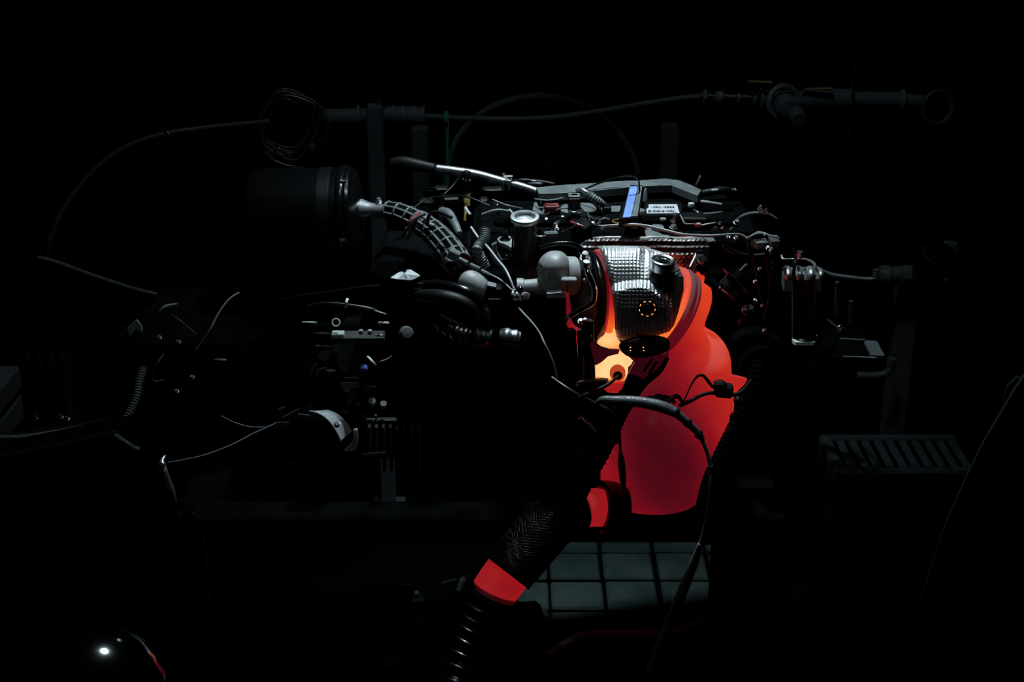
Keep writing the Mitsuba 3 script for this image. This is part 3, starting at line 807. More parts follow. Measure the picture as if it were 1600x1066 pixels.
# ------------------------------------------------------------------ turbocharger and what feeds it
t = thing('turbocharger', 'matt grey turbocharger compressor left of the glowing converter', 'turbocharger')
YT = 2.11
rows_c = [(396, 872, 884), (399, 860, 893), (404, 850, 900), (412, 844, 904), (422, 841, 906), (433, 841, 906), (443, 844, 905), (452, 850, 902), (458, 860, 896), (462, 872, 886)]
scroll = part(t, 'compressor_scroll', slices([(394, 864, 874), (397, 854, 882), (403, 846, 887), (412, 841, 890), (426, 840, 891), (440, 843, 891), (450, 849, 889), (457, 857, 885), (461, 865, 877)], YT, 1.15, 44, 5), 'cast_metal', True)
part(t, 'scroll_cheek', lathe([(mp * 20, 0), (mp * 29, mp * 1), (mp * 30, mp * 3), (mp * 30, mp * 18), (mp * 28.5, mp * 20), (mp * 10, mp * 20)], P(880, 431, YT + .01), unit([1, .25, -.1]), 40), 'cast_metal')
part(t, 'rim_edge', torus(mp * 30, mp * 1.4, P(882, 431, YT + .01), unit([1, .25, -.1]), 40, 8), 'cast_metal', True)
part(t, 'inlet_pipe', ptube([(812, 450, YT), (826, 449, YT), (840, 448, YT), (856, 446, YT)], [13, 12.5, 13, 15], 6, 28), 'cast_metal')
part(t, 'inlet_flange', lathe([(mp * 12, 0), (mp * 15, mp * 1), (mp * 15, mp * 11), (mp * 12.5, mp * 12)], P(807, 450, YT), (1, 0, .02), 32), 'cast_metal')
part(t, 'mounting_lug', rbox(P(889, 437, YT - .03), (mp * 24, mp * 12, mp * 6), b=.002), 'cast_metal')
part(t, 'lug_tip', trimesh.creation.icosphere(2, mp * 3).apply_translation(P(913, 438, YT - .035)), 'steel', True)
part(t, 'wastegate_lug', lathe([(mp * 5, 0), (mp * 6, mp * 1), (mp * 6, mp * 10), (mp * 4, mp * 11)], P(820, 462, YT - .03), (.2, -1, .3), 20), 'cast_metal')
part(t, 'support_plate', pslab([(854, 459), (880, 457), (884, 461), (884, 466), (854, 466)], YT - .04, .03), 'cast_metal')
part(t, 'heat_plate', pslab([(852, 466), (884, 466), (885, 520), (880, 560), (862, 560), (852, 500)], YT - .03, .02), 'block_metal')
part(t, 'centre_housing', lathe([(mp * 20, 0), (mp * 24, mp * 4), (mp * 24, mp * 20), (mp * 18, mp * 24)], P(898, 440, YT + .03), (1, .2, -.05), 32), 'dark_cast')
part(t, 'turbine_housing', slices([(405, 905, 925), (420, 898, 936), (450, 896, 940), (485, 898, 940), (510, 902, 936), (530, 908, 930)], YT + .02, .9, 32, 5), 'dark_cast', True)
for x, y in ((844, 414), (850, 419), (853, 431)):
    part(scroll, 'scroll_bolt', bolt(P(x, y, YT - .035 + (853 - x) * .0015), unit([-.5, -.8, .4]), .0026, .004), 'steel')
for x, y in ((907, 503), (914, 502), (921, 504)):
    part(t, 'housing_bolt', bolt(P(x, y, YT - .045), (0, -.6, .8), .0034, .005), 'steel')

t = thing('oil_feed_pipe', 'shiny bent steel pipe between the turbocharger and the black clamp', 'pipe')
part(t, 'pipe_run', ptube([(916, 418, 2.05), (920, 430, 2.04), (927, 446, 2.035), (929, 460, 2.033), (927, 471, 2.033), (920, 478, 2.033), (908, 484, 2.034), (896, 491, 2.036), (887, 496, 2.04), (883, 502, 2.05)], [4.5, 5, 5, 4.6, 4.4, 4.2, 4, 4, 4, 4], 8, 16), 'chrome', True)
part(t, 'banjo', lathe([(mp * 5, 0), (mp * 6.5, .002), (mp * 6.5, .008), (mp * 5, .010)], P(915, 417, 2.05), (.1, -.3, 1), 20), 'steel')
part(t, 'banjo_bolt', bolt(P(914, 405, 2.06), (0, -.2, 1), .006, .008), 'steel')
t = thing('oil_drain_tube', 'tube with painted red light running down left of the shiny bent pipe', 'tube')
glow(t, 'tube_run', ptube_sections([(884, 456, 2.10), (887, 480, 2.09), (888, 500, 2.085), (894, 512, 2.08), (904, 520, 2.075), (905, 540, 2.07), (908, 570, 2.07)], [5, 5, 5, 5.5, 5, 4, 4], 8, 14), lambda p, n, uv: heat(.27 + .25 * spot_field(p, P(908, 535, 2.07), (.03, .3, .03))))  # emission stands in for red light falling on the tube
part(t, 'elbow_cap', lathe([(mp * 8, 0), (mp * 9, .004), (mp * 8, .014), (mp * 3, .016)], P(892, 520, 2.06), (0, -1, .1), 24), 'gloss_black')
t = thing('exhaust_strut', 'tall dark strut standing left of the white-hot collector', 'strut')
part(t, 'upright', bar(P(919, 500, 2.04), P(922, 598, 2.03), .014, .012), 'scale_metal')
part(t, 'upright', bar(P(908, 515, 2.05), P(911, 600, 2.045), .010, .010), 'scale_metal')
part(t, 'foot', bar(P(900, 604, 2.03), P(950, 598, 2.02), .014, .010), 'scale_metal')
part(t, 'tie', bar(P(904, 598, 2.02), P(946, 594, 2.015), .008, .005), 'scale_metal')
for y in (520, 545):
    part(t, 'boss', lathe([(mp * 8, 0), (mp * 9, .003), (mp * 8, .012), (.001, .012)], P(914, y, 2.03), (0, -1, 0), 20), 'block_metal')
part(t, 'rivet', trimesh.creation.icosphere(1, mp * 2.2).apply_translation(P(923, 525, 2.025)), 'steel', True)

# oil filler
t = thing('oil_filler', 'round silver oil filler cap on a dark neck left of the engine top', 'filler cap')
oc, ox = P(820, 339, 2.16), unit([0, -.17, 1])
part(t, 'cap', lathe([(mp * 20, -.008), (mp * 22.5, -.005), (mp * 23, -.002), (mp * 22, .001), (mp * 17, .0015), (mp * 14, -.001), (mp * 13, -.004), (mp * 7, -.003), (.0001, -.0015)], oc, ox, 48), 'soft_silver', 35, label='dished silver cap')
part(t, 'neck', lathe([(mp * 19, -.085), (mp * 18, -.05), (mp * 19, -.02), (mp * 18, -.008), (.001, -.008)], oc, ox, 36), 'black_plastic', 40)
part(t, 'base', lathe([(mp * 24, -.125), (mp * 22, -.1), (mp * 19, -.085), (.001, -.085)], oc, ox, 32), 'dark_cast', 40)
t = thing('mounting_eye', 'pale metal eye with a black nut left of the oil filler neck', 'bracket')
part(t, 'plate', slab([PZ(x, y, .832) for x, y in ((777, 374), (781, 370), (789, 368), (797, 369), (800, 375), (799, 387), (790, 382), (781, 379))], (0, 0, -.006)), 'cast_metal')
part(t, 'nut', bolt(PZ(789, 375, .832), (0, 0, 1), .0065, .009), 'gloss_black')
part(t, 'eye', torus(mp * 10, mp * 1.5, P(788, 400, 2.20), (0, -.2, 1), 30, 8), 'steel')
part(t, 'pin', bolt(P(788, 401, 2.20), (0, -.2, 1), .006, .008), 'dark_steel')
part(t, 'cheek', slab([P(768, 384, 2.15), P(776, 380, 2.15), P(777, 395, 2.15), P(784, 408, 2.15), P(782, 417, 2.15), P(774, 413, 2.15), P(766, 400, 2.15)], (0, .01, 0)), 'grey_plastic')

# charge pipe, connector and hoses at the turbo's left
t = thing('charge_hose', 'pale silver hose end capped by black rubber left of the turbocharger', 'hose')
part(t, 'silver_end', ptube([(724, 434, 2.09), (731, 439, 2.085), (745, 449, 2.08), (758, 460, 2.08)], [12, 19, 20, 17], 6, 32), 'cast_metal', True)
part(t, 'end_bead', ptube([(757, 459, 2.08), (760, 461, 2.08)], [17.5, 17.5], 4, 28), 'dark_steel')
part(t, 'elbow', ptube([(694, 408, 2.14), (704, 417, 2.13), (714, 428, 2.12)], [10, 12, 14], 6, 24), 'black_plastic', True)
t = thing('plug_connector', 'navy black square connector with a pale latch between silver hose and turbocharger', 'connector')
part(t, 'body', rbox(P(771, 457, 2.06), (.026, .024, .022), b=.002), 'black_plastic')
part(t, 'latch', rbox(P(768, 446, 2.055), (.014, .016, .005), rot([0, 1, 0], 14), .001), 'soft_silver', label='pale latch')
part(t, 'lip', rbox(P(772, 467, 2.05), (.018, .006, .003), b=.001), 'pale_plastic')
t = thing('pipe_clip', 'pair of curved silver clip jaws with a black pin left of the turbocharger inlet', 'clip')
for x in (803, 810):
    part(t, 'jaw', ptube([(x - 1, 454, 2.05), (x - 2, 461, 2.045), (x + 1, 466, 2.045), (x + 5, 470, 2.05)], [2, 3.2, 3, .8], 6, 10), 'soft_silver')
part(t, 'pin', lathe([(mp * 4, 0), (mp * 5.5, .002), (mp * 5.5, .007), (mp * 4, .009)], P(813, 452, 2.04), (0, -1, 0.2), 20), 'gloss_black')
solo('white_cable', ptube([(736, 355, 2.2), (748, 372, 2.16), (762, 386, 2.13), (776, 404, 2.10), (789, 420, 2.07), (797, 436, 2.05), (803, 452, 2.04)], [1.8] * 7, 8, 10), 'white_cable', 'thin white cable crossing diagonally in front of the corrugated tube', 'cable')
solo('white_cable', ptube([(809, 480, 2.04), (820, 492, 2.03), (832, 505, 2.02), (844, 522, 2.01), (851, 538, 2.0), (858, 552, 2.0), (865, 570, 2.0), (870, 592, 2.0)], [1.6] * 8, 8, 10), 'white_cable', 'thin pale cable curving down below the turbocharger inlet', 'cable')
t = thing('sensor_lead', 'dark sensor lead with grey barrels slanting down to the clip jaws', 'cable')
part(t, 'plug', rbox(P(709, 398, 2.12), (.018, .016, .014), rot([0, 1, 0], 25), .002), 'grey_plastic')
part(t, 'barrel', ptube([(718, 405, 2.11), (731, 412, 2.10)], [4, 4], 3, 10), 'grey_plastic')
part(t, 'barrel', ptube([(735, 414, 2.10), (750, 421, 2.09)], [3.6, 3.6], 3, 10), 'grey_plastic')
part(t, 'barrel', ptube([(753, 423, 2.09), (764, 428, 2.08)], [2.6, 2.2], 3, 10), 'grey_cable')
part(t, 'wire', ptube([(764, 428, 2.08), (780, 436, 2.07), (792, 446, 2.06), (800, 453, 2.05), (806, 453, 2.05)], [1.3] * 5, 6, 8), 'grey_cable')
solo('corrugated_tube', corrugated([P(758, 360, 2.16), P(757, 370, 2.15), P(751, 380, 2.14), P(746, 388, 2.13), P(747, 398, 2.13), P(753, 408, 2.13), P(757, 418, 2.13)], [.0085, .008, .0075, .008, .009, .009, .0085], .0035, .0007, 16, 14), 'grey_plastic', 'short grey corrugated tube below the end of the slanted white cable', 'tube', smooth=True)
t = thing('bent_hose', 'grey bent hose hugging the air duct', 'hose')
part(t, 'hose_run', ptube([(690, 331, 2.3), (700, 334, 2.28), (707, 343, 2.26), (713, 354, 2.24), (718, 366, 2.22)], [8, 8, 7, 6, 5], 6, 18), 'grey_plastic', True)

# the black exhaust-gas duct at lower left and its silver flex
t = thing('black_duct', 'large glossy black hose bending down below the white label flap', 'hose')
part(t, 'hose_run', ptube([(650, 447, 2.12), (676, 446, 2.08), (705, 450, 2.06), (731, 458, 2.05), (748, 470, 2.05), (758, 486, 2.06), (761, 510, 2.08)], [7, 9, 10, 10, 10, 9, 8], 10, 20), 'gloss_black', True)
part(t, 'inner_lining', ptube([(655, 462, 2.09), (685, 464, 2.05), (714, 470, 2.04), (735, 482, 2.04), (742, 500, 2.06)], [10, 12, 12, 11, 9], 8, 20), 'rubber', True)
t = thing('silver_flex_duct', 'crumpled silver flexible duct shining out of the dark below the black hose', 'duct')
part(t, 'duct_run', corrugated([P(684, 500, 2.06), P(700, 512, 2.05), P(722, 522, 2.04), P(745, 528, 2.04), P(762, 530, 2.05)], [.011, .013, .0145, .0145, .0135], .0125, .0011, 28, 20), 'steel', True)
part(t, 'cuff', ptube([(733, 525, 2.035), (740, 527, 2.035)], [16.5, 16.5], 4, 24), 'gloss_black')
part(t, 'duct_end', corrugated([P(770, 526, 2.05), P(790, 526, 2.04), P(812, 530, 2.04)], [.011, .0125, .012], .012, .0009, 28, 20), 'soft_silver', True)
part(t, 'cuff', ptube([(774, 526, 2.045), (786, 526, 2.04)], [13.5, 14], 4, 24), 'gloss_black')
t = thing('label_flap', 'crumpled white paper label lying at the foot of the air duct', 'label')
fq = [(610, 434), (619, 428), (626, 424.5), (630, 425), (632, 428), (636, 421), (641, 421), (649, 425.5), (657, 431), (651, 434), (643, 437.5), (632, 437), (620, 436)]
part(t, 'paper', slab([PZ(x, y, .80 + .004 * math.sin(x * .3)) for x, y in fq], (0, 0, -.0008)), 'paper')
part(t, 'crease', tube([PZ(630, 426, .803), PZ(636, 431, .803), PZ(641, 437, .802)], .0009, 5, 6), 'paper')

# ------------------------------------------------------------------ air filter and intake duct
t = thing('air_filter_housing', 'big black cylindrical air filter housing left of the ribbed duct', 'air filter')
YF = 2.36
fa, fb = P(392, 338, YF), P(548, 336, YF)
fr = 74 * mpp(500, 336, YF)
fax = unit(fb - fa)
part(t, 'drum', lathe([(fr * .9, 0), (fr * .98, .006), (fr, .014), (fr, .140), (fr * .995, .16)], fa, fax, 64), 'gloss_black', 30)
part(t, 'drum_cap', lathe([(fr * 1.0, -.018), (fr * 1.05, -.015), (fr * 1.06, -.010), (fr * 1.05, -.006), (fr * 1.03, -.004), (fr * 1.05, -.001), (fr * 1.04, .004), (fr * .9, .012), (fr * .5, .02), (.001, .02)], fb, fax, 64), 'gloss_black', 30)
part(t, 'band', lathe([(fr, -.05), (fr * 1.015, -.048), (fr * 1.015, -.03), (fr, -.028)], fb, fax, 64), 'black_plastic', 30)
for a in (1.0, -.2, 2.2):
    d = np.array([0, -math.cos(a), math.sin(a)])
    part(t, 'latch', rbox(fb + d * fr * 1.06 - fax * .006, (.012, .006, .005), np.column_stack([fax, np.cross(d, fax), d]), .002), 'steel', label='steel latch')
part(t, 'outlet_spout', lathe([(mp * 24, -.02), (mp * 18, .008), (mp * 13, .022), (mp * 11.5, .034), (mp * 11.5, .05), (mp * 12.5, .054), (mp * 12.5, .058)], P(560, 328, YF - .02), unit(P(606, 330, YF - .04) - P(560, 328, YF - .02)), 40), 'soft_silver', 40, label='silver flared outlet')
part(t, 'spout_screw', bolt(P(592, 316, YF - .03), (0, -.3, 1), .004, .006), 'steel')
part(t, 'lower_foot', rbox(P(480, 440, YF), (.14, .1, .03)), 'block_metal')

def ladder_duct(label, path, r0, r1, ribs, longs, mat):
    """A duct of thin shell with raised hoops and stringers."""
    k = thing('air_duct', label, 'air duct')
    w = [P(*q) for q in path]
    p, r = spline(w, np.linspace(r0, r1, len(w)) * mp, 10)
    part(k, 'shell', sweep(p, r, 24), 'gloss_black', True)
    tt, A, B = frames(p)
    for i in range(ribs):
        j = int(round(i * (len(p) - 1) / (ribs - 1)))
        part(k, 'hoop', torus(r[j] + .0014, .0022, p[j], tt[j], 32, 6), mat, True)
    for i in range(longs):
        a = 2 * np.pi * i / longs
        d = math.cos(a) * A + math.sin(a) * B
        part(k, 'stringer', sweep(p + (r + .0010)[:, None] * d, np.full(len(p), .0024), 6), mat, True)
    return k
k = ladder_duct('first ribbed length of black air duct leaving the silver outlet', [(606, 329, 2.32), (622, 332, 2.31), (638, 338, 2.30), (654, 346, 2.29)], 13, 15, 4, 8, 'duct_grey')
k = ladder_duct('second latticed length of black air duct slanting down to the sensor lead', [(662, 352, 2.27), (678, 364, 2.25), (694, 380, 2.22), (708, 398, 2.19), (716, 412, 2.17)], 17, 19, 6, 10, 'duct_grey')
t = thing('duct_joint', 'grey joint sleeve between the two ribbed duct lengths', 'sleeve')
part(t, 'sleeve', ptube([(652, 345, 2.285), (660, 350, 2.275), (668, 356, 2.265)], [18, 19, 18.5], 5, 28), 'grey_plastic', True)
part(t, 'chrome_patch', rbox(P(672, 350, 2.235), (.018, .008, .006), rot([0, 1, 0], 20), .002), 'steel')
t = thing('hose_clip', 'red hose clip clasping the first ribbed air duct', 'clip')
part(t, 'strap', ptube([(656, 334, 2.27), (648, 340, 2.255), (642, 346, 2.25), (640, 352, 2.25)], [3, 3.4, 3.6, 3], 6, 10), 'red_plastic')
part(t, 'screw', corrugated([P(638, 356, 2.25), P(637, 364, 2.25), P(635, 372, 2.25)], [.005, .005, .004], .003, .0006, 12, 8), 'dark_steel', True)
solo('bracing_wire', ptube([(664, 334, 2.25), (650, 342, 2.24), (638, 356, 2.23), (628, 368, 2.23), (620, 373, 2.23)], [2.4, 2.4, 2, 2, 3], 6, 8), 'black_plastic', 'black wire with a small ferrule hanging from the ribbed duct', 'wire')
solo('breather_hose', ptube([(668, 352, 2.22), (669, 340, 2.21), (676, 332, 2.21), (690, 333, 2.20), (706, 340, 2.19)], [2.8] * 5, 8, 10), 'rubber', 'thin black hose arched over the joint of the ribbed duct', 'hose')

# ------------------------------------------------------------------ pipes and rails along the engine's back edge
t = thing('coolant_pipe', 'long silver pipe sloping down across the back of the engine', 'pipe')
cp = [(612, 256, 2.49), (630, 254, 2.485), (652, 258, 2.48), (680, 264, 2.475), (712, 268, 2.47), (745, 273, 2.465), (775, 281, 2.46), (800, 288, 2.455), (822, 294, 2.45), (842, 301, 2.445)]
part(t, 'pipe_run', ptube(cp[3:], [8, 8, 7.6, 7.4, 7.4, 7, 7], 10, 24), 'pipe_metal', True)
part(t, 'rubber_end', ptube(cp[:4], [9, 10, 9.5, 8.4], 8, 18), 'rubber', True)
t = thing('hose_clamp', 'double wire hose clamp with a red tab round the silver pipe', 'clamp')
for x in (788, 797):
    c = P(x, 287 + (x - 788) * .3, 2.457)
    part(t, 'wire_ring', torus(mp * 13, mp * 1.6, c, unit(P(810, 291, 2.455) - P(780, 283, 2.46)), 36, 8), 'steel', True)
part(t, 'bridge', bar(P(786, 276, 2.42), P(801, 276, 2.42), .006, .004), 'steel')
part(t, 'bridge', bar(P(787, 282, 2.41), P(799, 284, 2.41), .006, .005), 'steel')
part(t, 'tab', rbox(P(787, 273, 2.43), (.006, .005, .004)), 'red_plastic', label='red tab')
solo('vent_line', ptube([(800, 283, 2.42), (815, 281, 2.41), (835, 282, 2.41), (850, 284, 2.41), (866, 287, 2.41)], [1.5] * 5, 8, 8), 'steel', 'thin metal line leaving the double clamp to the right', 'pipe')
solo('vent_line', ptube([(822, 287, 2.41), (836, 287, 2.405), (846, 287, 2.405), (846, 284, 2.405)], [1.8] * 4, 6, 8), 'steel', 'short metal line hooked below the longer one', 'pipe')
t = thing('cable_channel', 'long grey plastic cable channel along the back of the engine', 'cable channel')
top = [(838, 293), (880, 289), (930, 286), (965, 283), (1000, 282), (1040, 279), (1062, 282), (1082, 290), (1096, 297), (1090, 306), (1072, 299), (1050, 290), (1030, 290), (990, 292), (940, 297), (880, 302), (842, 303)]
part(t, 'lid', slab([PZ(x, y, .862) for x, y in top], (0, 0, -.012)), 'grey_plastic')
part(t, 'trough', slab([PZ(x, y + 1, .850) for x, y in top], (0, 0, -.02)), 'black_plastic')
part(t, 'seam', tube([PZ(x, y, .863) for x, y in ((918, 297), (945, 294), (970, 292))], .0012, 5, 6), 'grey_cable')
solo('tie_tail', ttube([(1088, 290, .02), (1091, 283, .03), (1094, 275, .045)], [2, 1.6, 1.2], 4, 6), 'pale_plastic', 'pale cable tie tail sticking up at the right end of the channel', 'cable tie')
solo('thin_cable', ttube([(898, 304, .02), (920, 293, .035), (945, 283, .05), (970, 277, .06), (988, 275, .06), (997, 281, .05), (999, 292, .03)], [1.5] * 7, 8, 8), 'black_plastic', 'thin black cable arched over the channel into the blue label box', 'cable')

t = thing('ignition_coil_box', 'tilted black box with a broad light blue label along its top', 'control box')
zb = .868
bq = [PZ(985, 289, zb), PZ(1004, 290, zb), PZ(997, 340, zb), PZ(967, 342, zb)]
part(t, 'case', slab(bq, (0, 0, -.014)), 'black_plastic')
lab = [PZ(984.5, 291, zb + .0012), PZ(996.5, 291, zb + .0012), PZ(986, 338.5, zb + .0012), PZ(973, 340, zb + .0012)]
part(t, 'label', slab(lab, (0, 0, -.0015)), 'blue_label', label='light blue label')
part(t, 'side_strip', slab([PZ(997.5, 291, zb + .0010), PZ(1003.5, 291, zb + .0010), PZ(996, 338, zb + .0010), PZ(987, 338, zb + .0010)], (0, 0, -.0012)), 'grey_plastic', label='grey strip')
part(t, 'disc', lathe([(mp * 11, -.006), (mp * 12, -.003), (mp * 11, 0), (.001, 0)], PZ(997, 328, .862), (0, 0, 1), 32), 'grey_plastic')
part(t, 'foot', slab([PZ(985, 345, .85), PZ(997, 342, .85), PZ(996, 352, .85), PZ(984, 352, .85)], (0, 0, -.006)), 'grey_plastic')
part(t, 'yellow_ring', torus(mp * 10, mp * 1.5, PZ(967, 346, .848), (0, 0, 1), 30, 8), 'yellow_plastic', label='dull yellow ring')
part(t, 'peg', lathe([(.003, 0), (.004, .002), (.0025, .02), (.001, .024)], PZ(1008, 316, .85), (0, 0, 1), 12), 'pale_plastic')

t = thing('sticker_box', 'low black module with a white two line sticker beside the blue label box', 'control box')
zs = .850
part(t, 'case', slab([PZ(x, y, zs) for x, y in ((1008, 316), (1064, 316), (1066, 337), (1006, 337))], (0, 0, -.008)), 'black_plastic')
sq = [PZ(1013, 319.5, zs + .001), PZ(1057.5, 319, zs + .001), PZ(1062, 333, zs + .001), PZ(1011, 333.5, zs + .001), PZ(1009.5, 327, zs + .001), PZ(1014, 324, zs + .001)]
part(t, 'sticker', slab(sq, (0, 0, -.0015)), 'sticker', label='white sticker')
ox_, oy_ = sq[0], sq[3]
yd = unit(sq[0] - sq[3])
R_ = np.column_stack([[1, 0, 0], [0, 1, 0], [0, 0, 1]])
for txt, px, py, hh in (('-CR1-2B83', 1016, 325.2, .0068), ('SF BXSMB 9XR2', 1012.5, 331.6, .0074)):
    tm = meshkit.text_mesh(txt, hh, .0006, True)
    wd = tm.bounds[1][0]
    tm.apply_scale([min(1.0, (PZ(1054, py, zs)[0] - PZ(px, py, zs)[0]) / wd), 1.25, 1])
    tm.apply_translation(PZ(px, py, zs + .0012))
    part(t, 'lettering', tm, 'ink', False)

# connectors, brackets and plugs over the engine top, each its own piece
def connector(label, x, y, h, size, yaw, mat='black_plastic', mat2='grey_plastic', z=ZT):
    k = thing('connector', label, 'connector')
    c = PZ(x, y, z + h)
    R = rot([0, 0, 1], yaw)
    hs = part(k, 'housing', rbox(c, size, R, .0015), mat)
    part(hs, 'latch', rbox(c + R @ np.array([0, -size[1] * .1, size[2] * .55]), (size[0] * .5, size[1] * .45, size[2] * .25), R, .0008), mat2)
    part(k, 'collar', rbox(c + R @ np.array([size[0] * .5, 0, 0]), (size[0] * .2, size[1] * .8, size[2] * .8), R, .001), 'gloss_black')
    return k
t = thing('breather_plate', 'grey rounded plate with a black hole right of the oil filler cap', 'plate')
part(t, 'plate', tslab([(835, 316), (848, 315), (860, 317), (870, 322), (872, 330), (860, 334), (842, 334), (832, 328)], 0, .006), 'grey_plastic')
part(t, 'hole_plug', lathe([(.003, 0), (.0035, .001), (.003, .002), (.0005, .002)], TP(846, 327, .001), (0, 0, 1), 16), 'gloss_black')
part(t, 'stud', lathe([(.002, 0), (.002, .018), (.001, .02)], TP(845.5, 320, 0), (0, 0, 1), 10), 'pale_plastic')
connector('red and black connector right of the oil filler cap', 862, 325, .008, (.024, .02, .012), 8, 'red_plastic', 'red_plastic')
t = thing('cube_sensor', 'black cube sensor with a grey top and slot behind the red connector', 'sensor')
c = PZ(897, 308, .875)
part(t, 'body', rbox(c + [0, 0, -.011], (.020, .020, .024), b=.0015), 'gloss_black')
top_ = part(t, 'top', rbox(c + [0, 0, .0025], (.019, .019, .003), b=.001), 'grey_plastic', label='grey top')
part(top_, 'slot', rbox(c + [0, 0, .0045], (.010, .006, .0012), rot([0, 0, 1], -20), .0005), 'gloss_black')
t = thing('throttle_lid', 'grey domed lid behind the cube sensor', 'lid')
part(t, 'dome', lathe([(.034, -.02), (.034, -.004), (.030, 0), (.001, .003)], PZ(900, 322, .842), (0, 0, 1), 40), 'grey_plastic', 40)
t = thing('purge_valve', 'silver bent pipe stub with a ribbed grey sleeve left of the blue label box', 'valve')
part(t, 'stub', ttube([(902, 297, .03), (908, 296, .036), (915, 300, .034), (922, 304, .03)], [3.4] * 4, 6, 14), 'soft_silver')
part(t, 'sleeve', corrugated([TP(921, 304, .03), TP(928, 310, .025), TP(936, 316, .018), TP(943, 320, .01)], [.0068, .007, .0068, .005], .0032, .0005, 18, 14), 'grey_plastic', True)
part(t, 'strap', bar(TP(935, 322, .015), TP(944, 336, .0), .004, .003), 'dark_steel')
part(t, 'base', rbox(TP(948, 330, .0), (.014, .02, .02)), 'black_plastic')
t = thing('injector_cover', 'grey flat cover left of the blue label box', 'cover')
part(t, 'plate', tslab([(940, 316), (972, 315), (966, 338), (938, 338)], -.003, .006), 'grey_plastic')
t = thing('injector_bracket', 'black bracket with a pale bent rim and a dark red bar', 'bracket')
part(t, 'plate', tslab([(892, 336), (915, 330), (926, 350), (914, 358), (893, 350)], .004, .008), 'black_plastic')
part(t, 'rim', ttube([(888, 331, .012), (897, 333, .013), (906, 330, .014), (915, 330, .013), (920, 337, .01), (922, 346, .006)], [1.6] * 6, 6, 8), 'steel')
part(t, 'spring_clip', ttube([(890, 330, .016), (894, 332, .016), (900, 332, .016), (904, 330, .016)], [2] * 4, 5, 8), 'steel')
part(t, 'red_bar', ttube([(892, 347, .012), (902, 351, .012), (911, 354, .010)], [2.6, 2.6, 2], 5, 8), 'red_plastic', label='dark red bar')
connector('small grey plug lying right of the oil filler neck', 861, 366, .0, (.022, .012, .008), 14, 'grey_plastic', 'grey_plastic', .834)
solo('plug_wire', tube([PZ(838, 369, .834), PZ(846, 370, .834), PZ(853, 368, .834)], [.0016] * 3, 5, 8), 'steel', 'short bright wire stub between filler neck and grey plug', 'wire')
solo('oil_line', tube([P(842, 388, 2.15), P(856, 384, 2.15), P(872, 381, 2.15), P(890, 381, 2.15), P(902, 385, 2.15), P(910, 393, 2.15)], [.0045] * 6, 8, 12), 'gloss_black', 'black line arching over the grey turbocharger', 'pipe')
solo('grey_conduit', ttube([(938, 354, .012), (962, 352, .016), (990, 351, .018), (1015, 354, .016), (1040, 360, .012), (1065, 366, .008), (1090, 368, .006), (1120, 368, .006), (1145, 366, .006), (1158, 367, .004), (1168, 372, .0)], [2.0, 2.2, 2.3, 2.3, 2.3, 2.3, 2.2, 2.1, 2, 1.8, 1.4], 8, 10), 'grey_cable', 'long grey cable lying along the engine top in front of the stickers', 'cable')
t = thing('fuel_rail', 'grey angled bracket plate just behind the crinkled foil shield', 'bracket')
part(t, 'plate', tslab([(1006, 352), (1016, 350), (1022, 358), (1034, 366), (1046, 368), (1044, 372), (1010, 371)], -.008, .005), 'grey_plastic')
part(t, 'web', tslab([(1020, 346), (1032, 346), (1038, 356), (1030, 360), (1018, 356)], -.004, .005), 'grey_plastic')
for i, (x, y, w) in enumerate(((1016, 340, 8), (1036, 343, 8), (1028, 341, 6), (1046, 341, 5))):
    solo('cable_clip', rbox(TP(x, y, .004), (w * .0012, .006, .005), rot([0, 0, 1], 20 - 15 * i), .001), 'pale_plastic' if i < 2 else 'grey_plastic',
         ('pale cable clip under the left corner of the white sticker', 'pale cable clip under the middle of the white sticker', 'grey cable clip between the two pale ones', 'grey cable clip under the right end of the white sticker')[i], 'clip')
t = thing('pressure_sensor', 'dark metal sensor with bright glints below the right end of the white sticker', 'sensor')
part(t, 'body', lathe([(.006, 0), (.008, .003), (.008, .014), (.005, .017), (.004, .026), (.002, .028)], TP(1052, 357, -.012), unit([.1, -.2, 1]), 20), 'dark_steel')
part(t, 'nut', bolt(TP(1052, 356, .0), (.1, -.2, 1), .005, .004), 'steel')
part(t, 'tip', trimesh.creation.icosphere(2, .003).apply_translation(TP(1054, 342, .006)), 'steel', True)
t = thing('solenoid', 'black solenoid with a white domed cap right of the white sticker', 'solenoid')
part(t, 'body', rbox(TP(1085, 345, -.002), (.046, .03, .02), rot([0, 0, 1], -4), .003), 'black_plastic')
part(t, 'neck', lathe([(.007, 0), (.007, .010), (.005, .012)], TP(1080, 328, -.003), (0, 0, 1), 20), 'gloss_black')
part(t, 'cap', lathe([(.0055, 0), (.006, .002), (.005, .006), (.001, .007)], TP(1080, 323, .010), (0, 0, 1), 20), 'white_cable', label='white cap')
part(t, 'edge', ttube([(1063, 336, .01), (1068, 346, .008), (1072, 350, .006), (1084, 350, .006)], [1] * 4, 5, 6), 'grey_cable')
part(t, 'terminal', ttube([(1084, 328, .008), (1090, 332, .008), (1096, 333, .006)], [2, 2, 1.4], 5, 8), 'steel')
connector('small pale and dark red connector in front of the solenoid', 1091, 352, .002, (.012, .010, .006), 4, 'red_plastic', 'pale_plastic')
solo('solenoid_lead', ttube([(1096, 352, .004), (1106, 350, .006), (1118, 348, .006)], [1.2] * 3, 5, 8), 'white_cable', 'short pale lead right of the solenoid', 'wire')
t = thing('harness_bundle', 'taped black wiring bundle with a pale patch at the right end of the channel', 'wiring harness')
part(t, 'bundle', ttube([(1092, 303, .01), (1110, 300, .014), (1130, 297, .016), (1148, 298, .012)], [5, 6, 6, 4], 8, 14), 'rubber')
